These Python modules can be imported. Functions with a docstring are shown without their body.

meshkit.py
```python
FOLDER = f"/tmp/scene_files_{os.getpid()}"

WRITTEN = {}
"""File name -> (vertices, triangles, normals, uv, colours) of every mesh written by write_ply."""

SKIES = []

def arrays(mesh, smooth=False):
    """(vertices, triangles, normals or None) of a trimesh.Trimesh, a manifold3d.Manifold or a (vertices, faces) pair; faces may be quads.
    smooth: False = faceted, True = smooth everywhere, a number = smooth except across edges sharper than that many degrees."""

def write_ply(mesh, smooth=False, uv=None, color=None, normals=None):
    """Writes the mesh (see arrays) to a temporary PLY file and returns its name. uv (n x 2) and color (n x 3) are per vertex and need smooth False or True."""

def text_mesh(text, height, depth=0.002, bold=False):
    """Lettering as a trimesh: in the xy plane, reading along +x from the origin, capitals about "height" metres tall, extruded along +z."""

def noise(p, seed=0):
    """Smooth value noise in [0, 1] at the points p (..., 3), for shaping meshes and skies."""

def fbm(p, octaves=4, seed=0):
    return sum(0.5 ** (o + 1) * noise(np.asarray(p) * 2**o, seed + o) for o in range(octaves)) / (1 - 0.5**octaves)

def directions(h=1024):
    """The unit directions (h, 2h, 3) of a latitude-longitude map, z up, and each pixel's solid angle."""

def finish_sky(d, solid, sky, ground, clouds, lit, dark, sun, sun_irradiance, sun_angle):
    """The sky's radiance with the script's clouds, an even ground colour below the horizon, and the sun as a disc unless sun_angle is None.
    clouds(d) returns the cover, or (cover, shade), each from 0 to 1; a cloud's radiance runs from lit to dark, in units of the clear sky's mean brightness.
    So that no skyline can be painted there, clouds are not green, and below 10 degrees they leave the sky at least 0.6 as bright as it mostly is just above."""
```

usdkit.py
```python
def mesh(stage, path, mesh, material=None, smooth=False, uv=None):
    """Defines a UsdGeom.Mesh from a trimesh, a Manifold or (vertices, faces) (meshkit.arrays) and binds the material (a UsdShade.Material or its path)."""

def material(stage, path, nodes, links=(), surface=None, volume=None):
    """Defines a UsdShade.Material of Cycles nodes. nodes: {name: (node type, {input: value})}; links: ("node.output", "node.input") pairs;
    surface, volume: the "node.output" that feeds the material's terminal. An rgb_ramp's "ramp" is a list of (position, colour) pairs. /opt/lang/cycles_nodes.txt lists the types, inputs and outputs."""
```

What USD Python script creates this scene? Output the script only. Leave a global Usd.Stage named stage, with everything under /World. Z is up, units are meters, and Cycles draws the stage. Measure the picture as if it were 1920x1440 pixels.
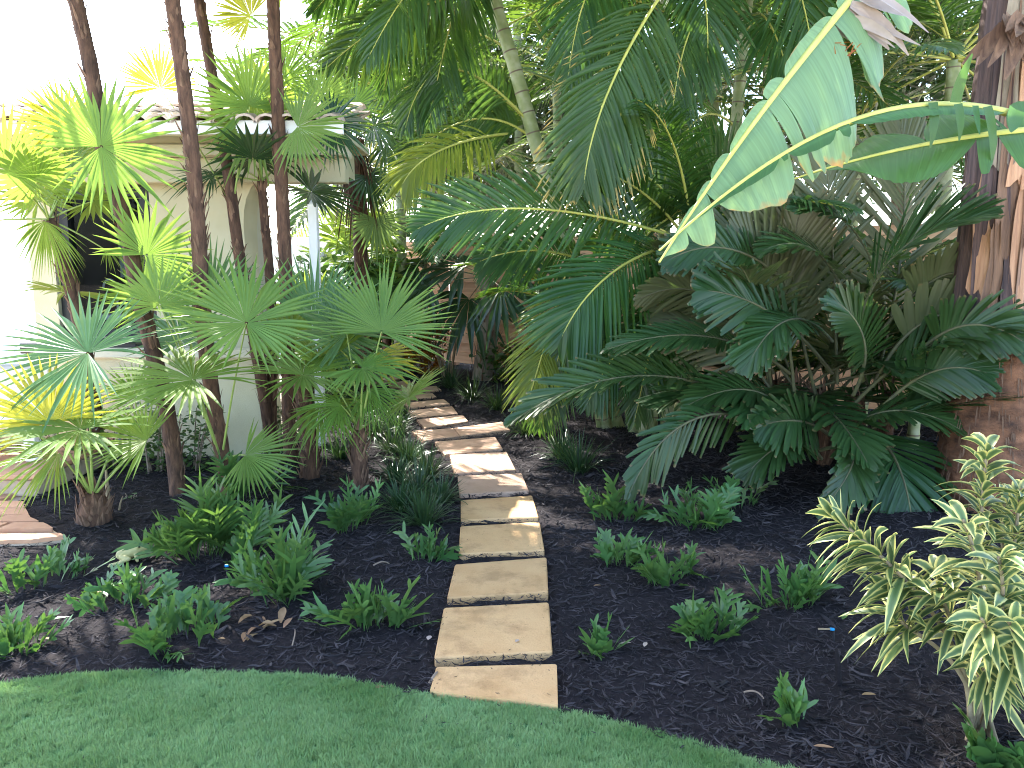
import math
import numpy as np, trimesh, manifold3d, usdkit, meshkit
from shapely.geometry import Polygon, Point, LineString
from shapely import contains_xy
from shapely.ops import unary_union
from pxr import Usd, UsdGeom, UsdLux, UsdShade, Gf, Vt, Sdf

# ------------------------------------------------------------------ camera, sky, sun, exposure
stage = Usd.Stage.CreateInMemory()
UsdGeom.SetStageUpAxis(stage, 'Z'); UsdGeom.SetStageMetersPerUnit(stage, 1.0)
UsdGeom.Xform.Define(stage, '/World')
HC, FPX, PITCH = 1.5, 1450.0, math.radians(8.5)
EXPOSURE = 2.6
SUN = np.array([-0.40, 0.60, 0.86]); SUN = SUN / np.linalg.norm(SUN)
SKY_STRENGTH, SUN_INTENSITY = 0.15, 1.0
cam = UsdGeom.Camera.Define(stage, '/World/camera')
cam.CreateHorizontalApertureAttr(36.0); cam.CreateVerticalApertureAttr(27.0)
cam.CreateFocalLengthAttr(36.0 * FPX / 1920); cam.CreateClippingRangeAttr(Gf.Vec2f(0.05, 500))
cam.CreateExposureAttr(EXPOSURE)
cam.AddTranslateOp().Set(Gf.Vec3d(0, 0, HC)); cam.AddRotateXOp().Set(90 - math.degrees(PITCH))
dome = UsdLux.DomeLight.Define(stage, '/World/sky')
dome.GetPrim().SetCustomDataByKey('kind', 'structure')
skym = usdkit.material(stage, '/World/Looks/sky_look', {
    's': ('sky_texture', {'sky_type': 'single_scattering', 'sun_disc': False, 'sun_elevation': math.asin(SUN[2]),
                          'sun_rotation': math.atan2(SUN[0], SUN[1]), 'aerosol_density': 2.0}),
    'b': ('background_shader', {'strength': SKY_STRENGTH})}, [('s.color', 'b.color')], surface='b.background')
UsdShade.MaterialBindingAPI.Apply(dome.GetPrim()).Bind(skym)
sun = UsdLux.DistantLight.Define(stage, '/World/sun')
sun.CreateIntensityAttr(SUN_INTENSITY); sun.CreateNormalizeAttr(True); sun.CreateAngleAttr(0.53); sun.CreateColorAttr(Gf.Vec3f(1.0, 0.95, 0.88))
_q = Gf.Rotation(Gf.Vec3d(0, 0, 1), Gf.Vec3d(*map(float, SUN)))
sun.AddOrientOp(UsdGeom.XformOp.PrecisionDouble).Set(Gf.Quatd(_q.GetQuat()))

# ------------------------------------------------------------------ helpers
Z = np.array([0, 0, 1.0])
FW = np.array([0, math.cos(PITCH), -math.sin(PITCH)]); RT = np.array([1.0, 0, 0]); UPI = np.array([0, math.sin(PITCH), math.cos(PITCH)])
CAM = np.array([0, 0, HC])
def ray(px, py): return FW + RT * (px - 960) / FPX - UPI * (py - 720) / FPX
def P(px, py, y):                      # the point seen at that place of the photograph at distance y
    d = ray(px, py); return CAM + d * (y / d[1])
def G(px, py, z=0.0):
    d = ray(px, py); return CAM + d * ((z - HC) / d[2])
def unit(v):
    v = np.asarray(v, float); return v / np.maximum(np.linalg.norm(v, axis=-1, keepdims=True), 1e-9)
def rngof(k): return np.random.default_rng(1000 + k)
taken = {}
def numbered(parent, name):
    k = taken.get((parent, name), 0); taken[(parent, name)] = k + 1
    return f'{parent}/{name}' + (f'_{k:03d}' if k else '')
def tag(prim, label=None, cat=None, group=None, kind=None):
    for k, v in (('label', label), ('category', cat), ('group', group), ('kind', kind)):
        if v: prim.SetCustomDataByKey(k, v)
    return prim
def thing(name, label, cat, loc=(0, 0, 0), group=None):
    p = numbered('/World', name)
    x = UsdGeom.Xform.Define(stage, p); x.AddTranslateOp().Set(Gf.Vec3d(*map(float, loc)))
    tag(x.GetPrim(), label, cat, group); x.loc = np.asarray(loc, float)
    LOC[p] = np.asarray(loc, float)
    return p
LOC = {}
def obj(name, mesh, mat, parent='/World', smooth=False, uv=None, label=None, cat=None, group=None, kind=None):
    """mesh in world coordinates; parents carry one translation, at the top level only"""
    p = numbered(parent, name)
    top = '/'.join(p.split('/')[:3])
    off = LOC.get(top, np.zeros(3)) if parent != '/World' else np.zeros(3)
    if isinstance(mesh, trimesh.Trimesh): v, f = np.array(mesh.vertices), np.array(mesh.faces)
    elif hasattr(mesh, 'to_mesh'): v, f, _ = meshkit.arrays(mesh)
    else: v, f = mesh[0], mesh[1]; uv = mesh[2] if len(mesh) > 2 and uv is None else uv
    if smooth not in (False, True): uv = None
    m = usdkit.mesh(stage, p, (np.asarray(v) - off, f), MAT[mat], smooth=smooth, uv=uv)
    tag(m.GetPrim(), label, cat, group, kind)
    return p
def solo(name, mesh, mat, label, cat, group=None, smooth=False, kind=None):
    return obj(name, mesh, mat, '/World', smooth, None, label, cat, group, kind)
def bez(pts, n):
    pts = np.asarray(pts, float); t = np.linspace(0, 1, n)[:, None]
    if len(pts) == 3: return (1 - t) ** 2 * pts[0] + 2 * t * (1 - t) * pts[1] + t ** 2 * pts[2]
    return (1 - t) ** 3 * pts[0] + 3 * t * (1 - t) ** 2 * pts[1] + 3 * t * t * (1 - t) * pts[2] + t ** 3 * pts[3]
def through(a, m, b):                  # quadratic control points so that the curve passes m at half way
    a, m, b = map(np.asarray, (a, m, b)); return [a, 2 * m - (a + b) / 2, b]
def spline(pts, n):
    from scipy.interpolate import CubicSpline
    pts = np.asarray(pts, float)
    s = np.r_[0, np.cumsum(np.linalg.norm(np.diff(pts, axis=0), axis=1))]
    if len(pts) < 3: return pts[0] + (pts[1] - pts[0]) * np.linspace(0, 1, n)[:, None]
    return CubicSpline(s, pts)(np.linspace(0, s[-1], n))
def frames(C):
    T = unit(np.gradient(C, axis=0)); n = unit(np.cross(T[0], [0.3, -1, 0.2])); N = []
    for t in T:
        n = unit(n - t * (n @ t)); N.append(n)
    N = np.array(N); return T, N, np.cross(T, N)
def tube(C, r, k=6, cap=True, rough=0, seed=0):
    C = np.asarray(C, float); n = len(C); r = np.broadcast_to(r, n)
    T, N, B = frames(C); a = np.linspace(0, 2 * np.pi, k, endpoint=False)
    R = np.repeat(r[:, None], k, 1)
    v = C[:, None] + R[..., None] * (np.cos(a)[None, :, None] * N[:, None] + np.sin(a)[None, :, None] * B[:, None])
    if rough:
        q = meshkit.noise(v * 22, seed) + 0.6 * meshkit.noise(v * 60, seed + 3) - 0.8
        v = C[:, None] + (v - C[:, None]) * (1 + rough * q[..., None])
    v = v.reshape(-1, 3); i, j = np.meshgrid(np.arange(n - 1), np.arange(k), indexing='ij'); j2 = (j + 1) % k
    f = np.stack([i * k + j, i * k + j2, (i + 1) * k + j2, (i + 1) * k + j], -1).reshape(-1, 4)
    f = np.vstack([f[:, [0, 1, 2]], f[:, [0, 2, 3]]])
    s = np.r_[0, np.cumsum(np.linalg.norm(np.diff(C, axis=0), axis=1))]
    uv = np.stack([np.tile(np.arange(k) / k, n), np.repeat(s, k)], 1)
    if cap:
        v = np.vstack([v, C[0], C[-1]]); uv = np.vstack([uv, [0, 0], [0, s[-1]]])
        q = np.arange(k); q2 = (q + 1) % k
        f = np.vstack([f, np.stack([np.full(k, n * k), q2, q], 1), np.stack([np.full(k, n * k + 1), (n - 1) * k + q, (n - 1) * k + q2], 1)])
    return v, f, uv
def cat(ms):
    ms = [m for m in ms if m is not None]; vs, fs, us, o = [], [], [], 0
    for m in ms:
        if isinstance(m, trimesh.Trimesh): m = (np.array(m.vertices), np.array(m.faces))
        vs.append(m[0]); fs.append(np.asarray(m[1]) + o); o += len(m[0])
        us.append(m[2] if len(m) > 2 else np.zeros((len(m[0]), 2)))
    return np.vstack(vs), np.vstack(fs), np.vstack(us)
def box(x0, x1, y0, y1, z0, z1, ch=0.0):
    m = trimesh.creation.box([x1 - x0, y1 - y0, z1 - z0])
    if ch:
        o = []
        for s in m.vertices:
            g = np.sign(s)
            for k in range(3):
                q = s - g * ch; q[k] = s[k]; o.append(q)
        m = trimesh.Trimesh(np.array(o), []).convex_hull
    m.apply_translation([(x0 + x1) / 2, (y0 + y1) / 2, (z0 + z1) / 2]); return m
def turned(m, ang, at):
    m.apply_transform(trimesh.transformations.rotation_matrix(ang, [0, 0, 1], at)); return m

def ribbons(P0, D, N, L, Wd, prof, droop=0.0, fold=0.2, ts=None, curl=0.0, sidec=0.0, wob=None):
    """n leaf strips, each of three rows of points; D direction, N leaf normal, prof width profile over ts"""
    P0, D, N = (np.atleast_2d(np.asarray(a, float)) for a in (P0, D, N)); n = len(P0)
    L, Wd, droop, curl, sidec = (np.broadcast_to(np.asarray(a, float), n).astype(float) for a in (L, Wd, droop, curl, sidec))
    ts = np.linspace(0, 1, 5) if ts is None else np.asarray(ts, float); S = len(ts)
    D = unit(np.broadcast_to(D, (n, 3))); N = np.broadcast_to(N, (n, 3)); N = unit(N - D * (N * D).sum(1, keepdims=True)); B = np.cross(D, N)
    t = ts[None, :, None]
    acc = -droop[:, None] * Z - curl[:, None] * N + sidec[:, None] * B
    C = P0[:, None] + L[:, None, None] * (D[:, None] * t + acc[:, None] * t * t)
    T = unit(D[:, None] + 2 * t * acc[:, None])
    C = C if wob is None else C + wob
    side = unit(np.cross(T, N[:, None])); up = np.cross(side, T)
    w = Wd[:, None] * np.asarray(prof, float)[None, :]; w = w[..., None]
    a = C + side * w + up * w * fold; b = C - side * w + up * w * fold
    v = np.stack([a, C, b], 2).reshape(-1, 3)
    u = np.broadcast_to(np.array([0, .5, 1.0])[None, None, :], (n, S, 3)); vv = np.broadcast_to(ts[None, :, None], (n, S, 3))
    uv = np.stack([u, vv], -1).reshape(-1, 2)
    base = np.arange(n)[:, None, None] * S * 3 + np.arange(S - 1)[None, :, None] * 3 + np.arange(2)[None, None, :]
    f = np.stack([base + 3, base + 4, base + 1, base], -1).reshape(-1, 4)
    f = np.vstack([f[:, [0, 1, 2]], f[:, [0, 2, 3]]])
    return v, f, uv
LANCE = np.array([.35, .95, 1., .72, .05]); BLUNT = np.array([.35, .85, 1., 1.0, .55])

# ------------------------------------------------------------------ materials
MAT = {}
def mat(name, nodes, links, surface='p.BSDF'):
    MAT[name] = usdkit.material(stage, '/World/Looks/' + name, nodes, links, surface=surface); return MAT[name]
def solid(name, c1, c2, scale=8, rough=0.7, bump=0.0, bscale=60, stretch=(1, 1, 1), detail=5, spec=0.4, var=.14):
    n = {'g': ('geometry', {}), 'm': ('mapping', {'scale': stretch}), 'n': ('noise_texture', {'scale': scale, 'detail': detail, 'roughness': 0.6}),
         'o': ('object_info', {}), 'r': ('rgb_ramp', {'ramp': [(.3, c1), (.7, c2)]}),
         'h': ('hsv', {}), 'ov': ('map_range', {'to_min': 1 - var, 'to_max': 1 + var}),
         'p': ('principled_bsdf', {'roughness': rough, 'specular_ior_level': spec})}
    l = [('g.position', 'm.vector'), ('m.vector', 'n.vector'), ('n.fac', 'r.fac'), ('r.color', 'h.color'), ('o.random', 'ov.value'), ('ov.result', 'h.value'), ('h.color', 'p.base_color')]
    if bump:
        n['bn'] = ('noise_texture', {'scale': bscale, 'detail': 6, 'roughness': 0.65}); n['b'] = ('bump', {'strength': bump, 'distance': 0.01})
        l += [('m.vector', 'bn.vector'), ('bn.fac', 'b.height'), ('b.normal', 'p.normal')]
    mat(name, n, l)
def stained(name, c1, c2):
    mat(name, {'g': ('geometry', {}), 'n': ('noise_texture', {'scale': 3.5, 'detail': 8, 'roughness': .65}), 'r': ('rgb_ramp', {'ramp': [(.3, c1), (.7, c2)]}),
        's': ('noise_texture', {'scale': 5.5, 'detail': 7, 'roughness': .7}), 'sr': ('rgb_ramp', {'ramp': [(0, (.62, .60, .58)), (.36, (.72, .70, .68)), (.50, (1, 1, 1)), (1, (1, 1, 1))]}),
        'f': ('noise_texture', {'scale': 95, 'detail': 3}), 'fr': ('rgb_ramp', {'ramp': [(0, (.45, .42, .40)), (.27, (.6, .57, .55)), (.34, (1, 1, 1)), (1, (1, 1, 1))]}),
        'm1': ('mix', {'mix_type': 'multiply', 'fac': 1.0}), 'm2': ('mix', {'mix_type': 'multiply', 'fac': .8}), 'o': ('object_info', {}), 'ov': ('map_range', {'to_min': .9, 'to_max': 1.08}), 'h': ('hsv', {}),
        'bn': ('noise_texture', {'scale': 130, 'detail': 6}), 'b': ('bump', {'strength': .35, 'distance': .01}), 'p': ('principled_bsdf', {'roughness': .75, 'specular_ior_level': .35})},
        [('g.position', 'n.vector'), ('g.position', 's.vector'), ('g.position', 'f.vector'), ('g.position', 'bn.vector'), ('n.fac', 'r.fac'), ('s.fac', 'sr.fac'), ('f.fac', 'fr.fac'), ('r.color', 'm1.color1'), ('sr.color', 'm1.color2'),
         ('m1.color', 'm2.color1'), ('fr.color', 'm2.color2'), ('m2.color', 'h.color'), ('o.random', 'ov.value'), ('ov.result', 'h.value'), ('h.color', 'p.base_color'), ('bn.fac', 'b.height'), ('b.normal', 'p.normal')])
def leaf(name, c, c2, tr, rough=.38, fac=.35, under=None, tip=None, spec=.5, scale=4.0, tippos=.8, stripe=0):
    """c..c2 colours over noise, tr transmitted colour, under colour of the underside, tip colour of dried ends"""
    n = {'g': ('geometry', {}), 'n': ('noise_texture', {'scale': scale, 'detail': 3}), 'o': ('object_info', {}),
         'r': ('rgb_ramp', {'ramp': [(.32, c), (.68, c2)]}), 'ri': ('map_range', {'to_min': .72, 'to_max': 1.3}), 'h': ('hsv', {}),
         'oh': ('map_range', {'to_min': .485, 'to_max': .512}),
         'ht': ('hsv', {'color': tr}), 'p': ('principled_bsdf', {'roughness': rough, 'specular_ior_level': spec}), 't': ('translucent_bsdf', {}),
         'x': ('mix_closure', {'fac': fac})}
    l = [('g.position', 'n.vector'), ('n.fac', 'r.fac'), ('g.random_per_island', 'ri.value'), ('ri.result', 'h.value'), ('ri.result', 'ht.value'),
         ('o.random', 'oh.value'), ('oh.result', 'h.hue'), ('oh.result', 'ht.hue'), ('p.BSDF', 'x.closure1'), ('t.BSDF', 'x.closure2')]
    src, trs = 'r.color', 'ht.color'
    if under is not None:
        n['u'] = ('mix', {'color2': under}); l += [('g.backfacing', 'u.fac'), (src, 'u.color1')]; src = 'u.color'
    if stripe:
        n['uvs'] = ('uvmap', {'attribute': 'st'}); n['sm'] = ('mapping', {'scale': (170, .8, 1)}); n['sn'] = ('noise_texture', {'scale': 1, 'detail': 3}); n['sr'] = ('map_range', {'from_min': .3, 'from_max': .7, 'to_min': .78, 'to_max': 1.2}); n['sh'] = ('hsv', {})
        l += [('uvs.UV', 'sm.vector'), ('sm.vector', 'sn.vector'), ('sn.fac', 'sr.value'), ('sr.result', 'sh.value'), (src, 'sh.color')]; src = 'sh.color'
        n['sb'] = ('bump', {'strength': .25, 'distance': .004}); l += [('sn.fac', 'sb.height'), ('sb.normal', 'p.normal')]
    l += [(src, 'h.color')]; src = 'h.color'
    if tip is not None:
        n['uvm'] = ('uvmap', {'attribute': 'st'}); n['sx'] = ('separate_xyz', {}); n['tn'] = ('noise_texture', {'scale': 14, 'detail': 3})
        n['ta'] = ('math', {'math_type': 'multiply_add', 'value2': .35}); n['tm'] = ('map_range', {'from_min': tippos + .17, 'from_max': tippos + .26, 'clamp': True})
        n['tc'] = ('mix', {'color2': tip}); n['tt'] = ('mix', {'color2': tip})
        l += [('uvm.UV', 'sx.vector'), ('g.position', 'tn.vector'), ('tn.fac', 'ta.value1'), ('sx.y', 'ta.value3'), ('ta.value', 'tm.value'), ('tm.result', 'tc.fac'), ('tm.result', 'tt.fac'), (src, 'tc.color1'), (trs, 'tt.color1')]
        src, trs = 'tc.color', 'tt.color'
    l += [(src, 'p.base_color'), (trs, 't.color')]
    mat(name, n, l, surface='x.closure')
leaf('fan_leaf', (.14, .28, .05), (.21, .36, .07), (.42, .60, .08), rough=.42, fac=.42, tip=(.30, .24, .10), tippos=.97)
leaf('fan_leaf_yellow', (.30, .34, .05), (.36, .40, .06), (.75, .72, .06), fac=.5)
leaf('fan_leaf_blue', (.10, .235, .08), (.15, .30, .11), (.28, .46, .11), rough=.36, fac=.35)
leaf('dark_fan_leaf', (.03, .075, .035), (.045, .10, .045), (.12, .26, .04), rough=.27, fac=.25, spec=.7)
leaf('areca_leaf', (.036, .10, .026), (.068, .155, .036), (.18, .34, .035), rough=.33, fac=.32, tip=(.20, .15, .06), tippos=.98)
leaf('areca_leaf_dry', (.05, .12, .03), (.07, .15, .035), (.18, .30, .03), rough=.4, fac=.3, tip=(.50, .36, .09), tippos=.86)
leaf('areca_leaf_lime', (.20, .27, .03), (.27, .33, .045), (.45, .52, .05), rough=.42, fac=.4)
leaf('sugar_palm_leaf', (.028, .080, .024), (.055, .125, .034), (.09, .17, .025), rough=.33, fac=.25, under=(.16, .185, .085), tip=(.20, .14, .06), tippos=.97)
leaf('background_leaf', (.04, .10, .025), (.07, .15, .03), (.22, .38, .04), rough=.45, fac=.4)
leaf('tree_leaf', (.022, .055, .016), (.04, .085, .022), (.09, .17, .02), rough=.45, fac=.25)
leaf('fern_leaf', (.062, .155, .046), (.12, .26, .075), (.18, .36, .05), rough=.30, fac=.22)
leaf('fern_leaf_light', (.07, .155, .04), (.10, .21, .055), (.18, .33, .05), rough=.36, fac=.28)
leaf('liriope_leaf', (.028, .07, .03), (.05, .11, .045), (.10, .20, .04), rough=.32, fac=.25)
leaf('shrub_leaf', (.06, .14, .045), (.10, .19, .06), (.2, .36, .06), rough=.4, fac=.3)
leaf('croton_leaf', (.42, .12, .02), (.30, .26, .03), (.6, .3, .04), rough=.4, fac=.35, scale=9)
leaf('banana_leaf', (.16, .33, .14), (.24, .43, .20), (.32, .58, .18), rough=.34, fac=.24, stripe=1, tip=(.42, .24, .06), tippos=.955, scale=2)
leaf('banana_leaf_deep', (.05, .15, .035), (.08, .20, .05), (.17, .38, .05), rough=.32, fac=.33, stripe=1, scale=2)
leaf('grass_blade', (.13, .30, .085), (.37, .58, .26), (.34, .56, .18), rough=.6, fac=.35, scale=2.8)
leaf('dry_leaf', (.30, .17, .08), (.42, .27, .14), (.4, .25, .1), rough=.7, fac=.15, scale=20)
leaf('pale_dry_leaf', (.45, .36, .30), (.55, .45, .38), (.4, .3, .2), rough=.6, fac=.1, scale=20)
# striped leaf: cream margins, green centre
mat('striped_leaf', {'uvm': ('uvmap', {'attribute': 'st'}), 'sx': ('separate_xyz', {}), 's1': ('math', {'math_type': 'subtract', 'value2': .5}), 'ab': ('math', {'math_type': 'absolute'}),
    'g': ('geometry', {}), 'n': ('noise_texture', {'scale': 40, 'detail': 2}), 'nn': ('math', {'math_type': 'multiply_add', 'value2': .12}),
    'r': ('rgb_ramp', {'ramp': [(0, (.16, .24, .11)), (.05, (.075, .135, .045)), (.22, (.10, .165, .06)), (.30, (.15, .22, .085)), (.345, (.17, .24, .09)), (.37, (.50, .48, .14)), (.5, (.66, .62, .22)), (1, (.66, .62, .22))]}),
    'ri': ('map_range', {'to_min': .8, 'to_max': 1.1}), 'o': ('object_info', {}), 'h': ('hsv', {}), 'p': ('principled_bsdf', {'roughness': .4}), 't': ('translucent_bsdf', {}), 'x': ('mix_closure', {'fac': .22})},
    [('uvm.UV', 'sx.vector'), ('sx.x', 's1.value1'), ('s1.value', 'ab.value1'), ('g.position', 'n.vector'), ('n.fac', 'nn.value1'), ('ab.value', 'nn.value3'), ('nn.value', 'r.fac'),
     ('r.color', 'h.color'), ('o.random', 'ri.value'), ('ri.result', 'h.value'), ('h.color', 'p.base_color'), ('h.color', 't.color'), ('p.BSDF', 'x.closure1'), ('t.BSDF', 'x.closure2')], surface='x.closure')
solid('fibre_trunk', (.030, .014, .008), (.14, .070, .040), 30, .9, 1.0, 90, (1, 1, .25))
solid('fibre_base', (.06, .030, .017), (.22, .125, .075), 40, .9, .6, 90, (1, 1, .2))
solid('trunk_pale', (.16, .12, .08), (.30, .24, .17), 16, .9, .8, 50, (1, 1, .3))
solid('petiole', (.20, .27, .06), (.28, .34, .09), 12, .45)
solid('petiole_dark', (.06, .06, .035), (.12, .12, .05), 20, .6)
solid('petiole_yellow', (.36, .36, .07), (.46, .44, .10), 10, .45)
mat('ringed_stem', {'uvm': ('uvmap', {'attribute': 'st'}), 'sx': ('separate_xyz', {}), 'm': ('math', {'math_type': 'multiply', 'value2': 5.6}), 'fr': ('math', {'math_type': 'fraction'}),
    'g': ('geometry', {}), 'n': ('noise_texture', {'scale': 9, 'detail': 5}), 'c': ('rgb_ramp', {'ramp': [(.3, (.17, .21, .075)), (.5, (.26, .29, .12)), (.72, (.40, .40, .26))]}),
    'rr': ('rgb_ramp', {'ramp': [(0, (0, 0, 0)), (.045, (0, 0, 0)), (.07, (1, 1, 1)), (.97, (1, 1, 1)), (1, (0, 0, 0))]}), 'x': ('mix', {'color1': (.13, .085, .05)}), 'p': ('principled_bsdf', {'roughness': .5})},
    [('uvm.UV', 'sx.vector'), ('sx.y', 'm.value1'), ('m.value', 'fr.value1'), ('fr.value', 'rr.fac'), ('g.position', 'n.vector'), ('n.fac', 'c.fac'), ('c.color', 'x.color2'), ('rr.color', 'x.fac'), ('x.color', 'p.base_color')])
solid('mulch', (.007, .006, .0075), (.022, .018, .020), 35, .95, 1.0, 120, spec=.2)
solid('mulch_chip', (.011, .0095, .011), (.052, .044, .046), 9, .85, .6, 120, spec=.3, var=.65)
solid('lawn_base', (.05, .15, .05), (.09, .22, .08), 6, .9, .8, 200)
solid('outer_ground', (.36, .31, .25), (.48, .42, .35), 3, .9, .3, 30)
stained('paver', (.48, .275, .115), (.60, .375, .18))
stained('paver_pink', (.43, .27, .175), (.54, .365, .26))
solid('patio_stone', (.40, .20, .11), (.52, .30, .18), 5, .75, .4, 40)
solid('patio_base', (.36, .26, .18), (.46, .36, .26), 12, .9, .5, 60)
solid('stucco', (.44, .40, .26), (.52, .48, .33), 3, .9, .35, 140)
solid('stucco_trim', (.50, .47, .35), (.58, .55, .43), 3, .85, .25, 140)
solid('white_paint', (.78, .77, .73), (.84, .83, .79), 5, .5)
solid('cream_board', (.55, .48, .33), (.66, .58, .42), 6, .6, .2, 40, (.3, 1, 1))
solid('roof_tile', (.42, .28, .20), (.62, .50, .41), 9, .8, .4, 60)
solid('dark_frame', (.012, .013, .014), (.02, .021, .022), 8, .4)
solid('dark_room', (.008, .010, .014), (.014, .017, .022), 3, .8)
solid('cabinet', (.45, .50, .55), (.5, .55, .6), 3, .4)
solid('metal', (.55, .56, .57), (.62, .63, .64), 3, .25)
solid('fence_wood', (.58, .30, .16), (.78, .47, .28), 7, .75, .4, 40, (.25, .25, 3))
solid('fence_post', (.24, .12, .07), (.34, .18, .11), 9, .8, .4, 40, (3, 3, .4))
solid('sheath', (.12, .065, .042), (.34, .19, .11), 4, .75, .9, 30, (9, 9, .35), detail=8)
solid('sheath_pale', (.34, .165, .085), (.60, .33, .18), 4, .7, .8, 30, (9, 9, .35))
solid('sheath_dark', (.03, .021, .022), (.15, .09, .075), 6, .8, .9, 30, (9, 9, .35))
solid('trunk_rust', (.028, .013, .008), (.27, .12, .06), 7, .9, 1.0, 55, (1, 1, 1.5), detail=10)
solid('woody_stem', (.20, .15, .085), (.32, .25, .15), 20, .8, .4, 80)
solid('twig', (.16, .12, .09), (.26, .2, .15), 20, .8)
solid('frog_glaze', (.48, .42, .17), (.58, .52, .24), 12, .5, .3, 60)
solid('black_plastic', (.01, .01, .011), (.016, .016, .017), 10, .45)
solid('blue_plastic', (.01, .20, .45), (.015, .24, .5), 10, .4)
mat('pane', {'f': ('fresnel', {'IOR': 1.22}), 't': ('transparent_bsdf', {'color': (.75, .82, .84)}), 'g': ('glossy_bsdf', {'roughness': .02}), 'x': ('mix_closure', {})},
    [('f.fac', 'x.fac'), ('t.BSDF', 'x.closure1'), ('g.BSDF', 'x.closure2')], surface='x.closure')

# ------------------------------------------------------------------ ground: terrain, lawn, mulch, stepping stones
solo_kind = dict(kind='structure')
v = np.array([[-150, -60, -.06], [150, -60, -.06], [150, 250, -.06], [-150, 250, -.06]], float)
tag(stage.GetPrimAtPath(obj('ground', (v, np.array([[0, 1, 2], [0, 2, 3]])), 'outer_ground')), kind='structure')

slab_px = [[(818, 1250), (1044, 1245), (1047, 1362), (788, 1366)], [(832, 1139), (1029, 1129), (1036, 1221), (814, 1232)], [(853, 1056), (1025, 1044), (1028, 1111), (838, 1121)],
    [(863, 987), (1012, 978), (1021, 1031), (860, 1038)], [(864, 937), (998, 928), (1010, 970), (864, 975)], [(858, 892), (978, 886), (992, 920), (862, 927)],
    [(843, 853), (950, 847), (967, 880), (853, 887)], [(815, 828), (929, 819), (943, 841), (834, 852)], [(851, 802), (942, 790), (957, 806), (863, 817)],
    [(771, 808), (850, 802.2), (862, 817.4), (796, 826)], [(780, 786), (868, 778), (878, 790), (797, 802)], [(763, 770), (848, 762), (859, 775), (773, 783)],
    [(757, 755), (832, 748), (844, 757), (764, 766)], [(750, 743), (811, 737), (819, 744), (756, 751)], [(745, 730), (818, 723), (828, 731), (750, 740)],
    [(728, 718), (768, 712), (777, 724), (736, 728)], [(690, 716), (742, 704), (750, 709), (700, 721)]]
ZS = .034
slabs = []
for q in slab_px: slabs.append([G(x, y, ZS)[:2] for x, y in q])
slab_polys = [Polygon(s) for s in slabs]
lawn_px = [(-420, 1390), (-250, 1330), (0, 1281), (150, 1263), (300, 1258), (450, 1260), (600, 1268), (700, 1283), (810, 1303), (930, 1317), (1045, 1331), (1150, 1351), (1300, 1392), (1500, 1446), (1700, 1520)]
lawn_edge = spline([G(x, y, .02)[:2] for x, y in lawn_px], 90)
lawn_poly = Polygon(list(lawn_edge) + [(2.2, .4), (-4.0, .4), (-4.0, lawn_edge[0][1])]).buffer(0)
patio_px = [(-300, 1075), (0, 1032), (60, 1030), (128, 1022), (95, 1000), (62, 985), (48, 960), (52, 935), (75, 915), (95, 895)]
patio_edge = [G(x, y)[:2] for x, y in patio_px]
patio_poly = Polygon(patio_edge + [(-3.6, 6.4), (-7, 6.4), (-7, patio_edge[0][1])]).buffer(0)
bed_poly = Polygon([(-7, 1.2), (5.2, 1.2), (5.2, 8), (4.5, 9), (-1.5, 13.6), (-3.0, 13.6), (-2.6, 9.0), (-1.9, 6.75), (-7, 6.75)])

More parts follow.
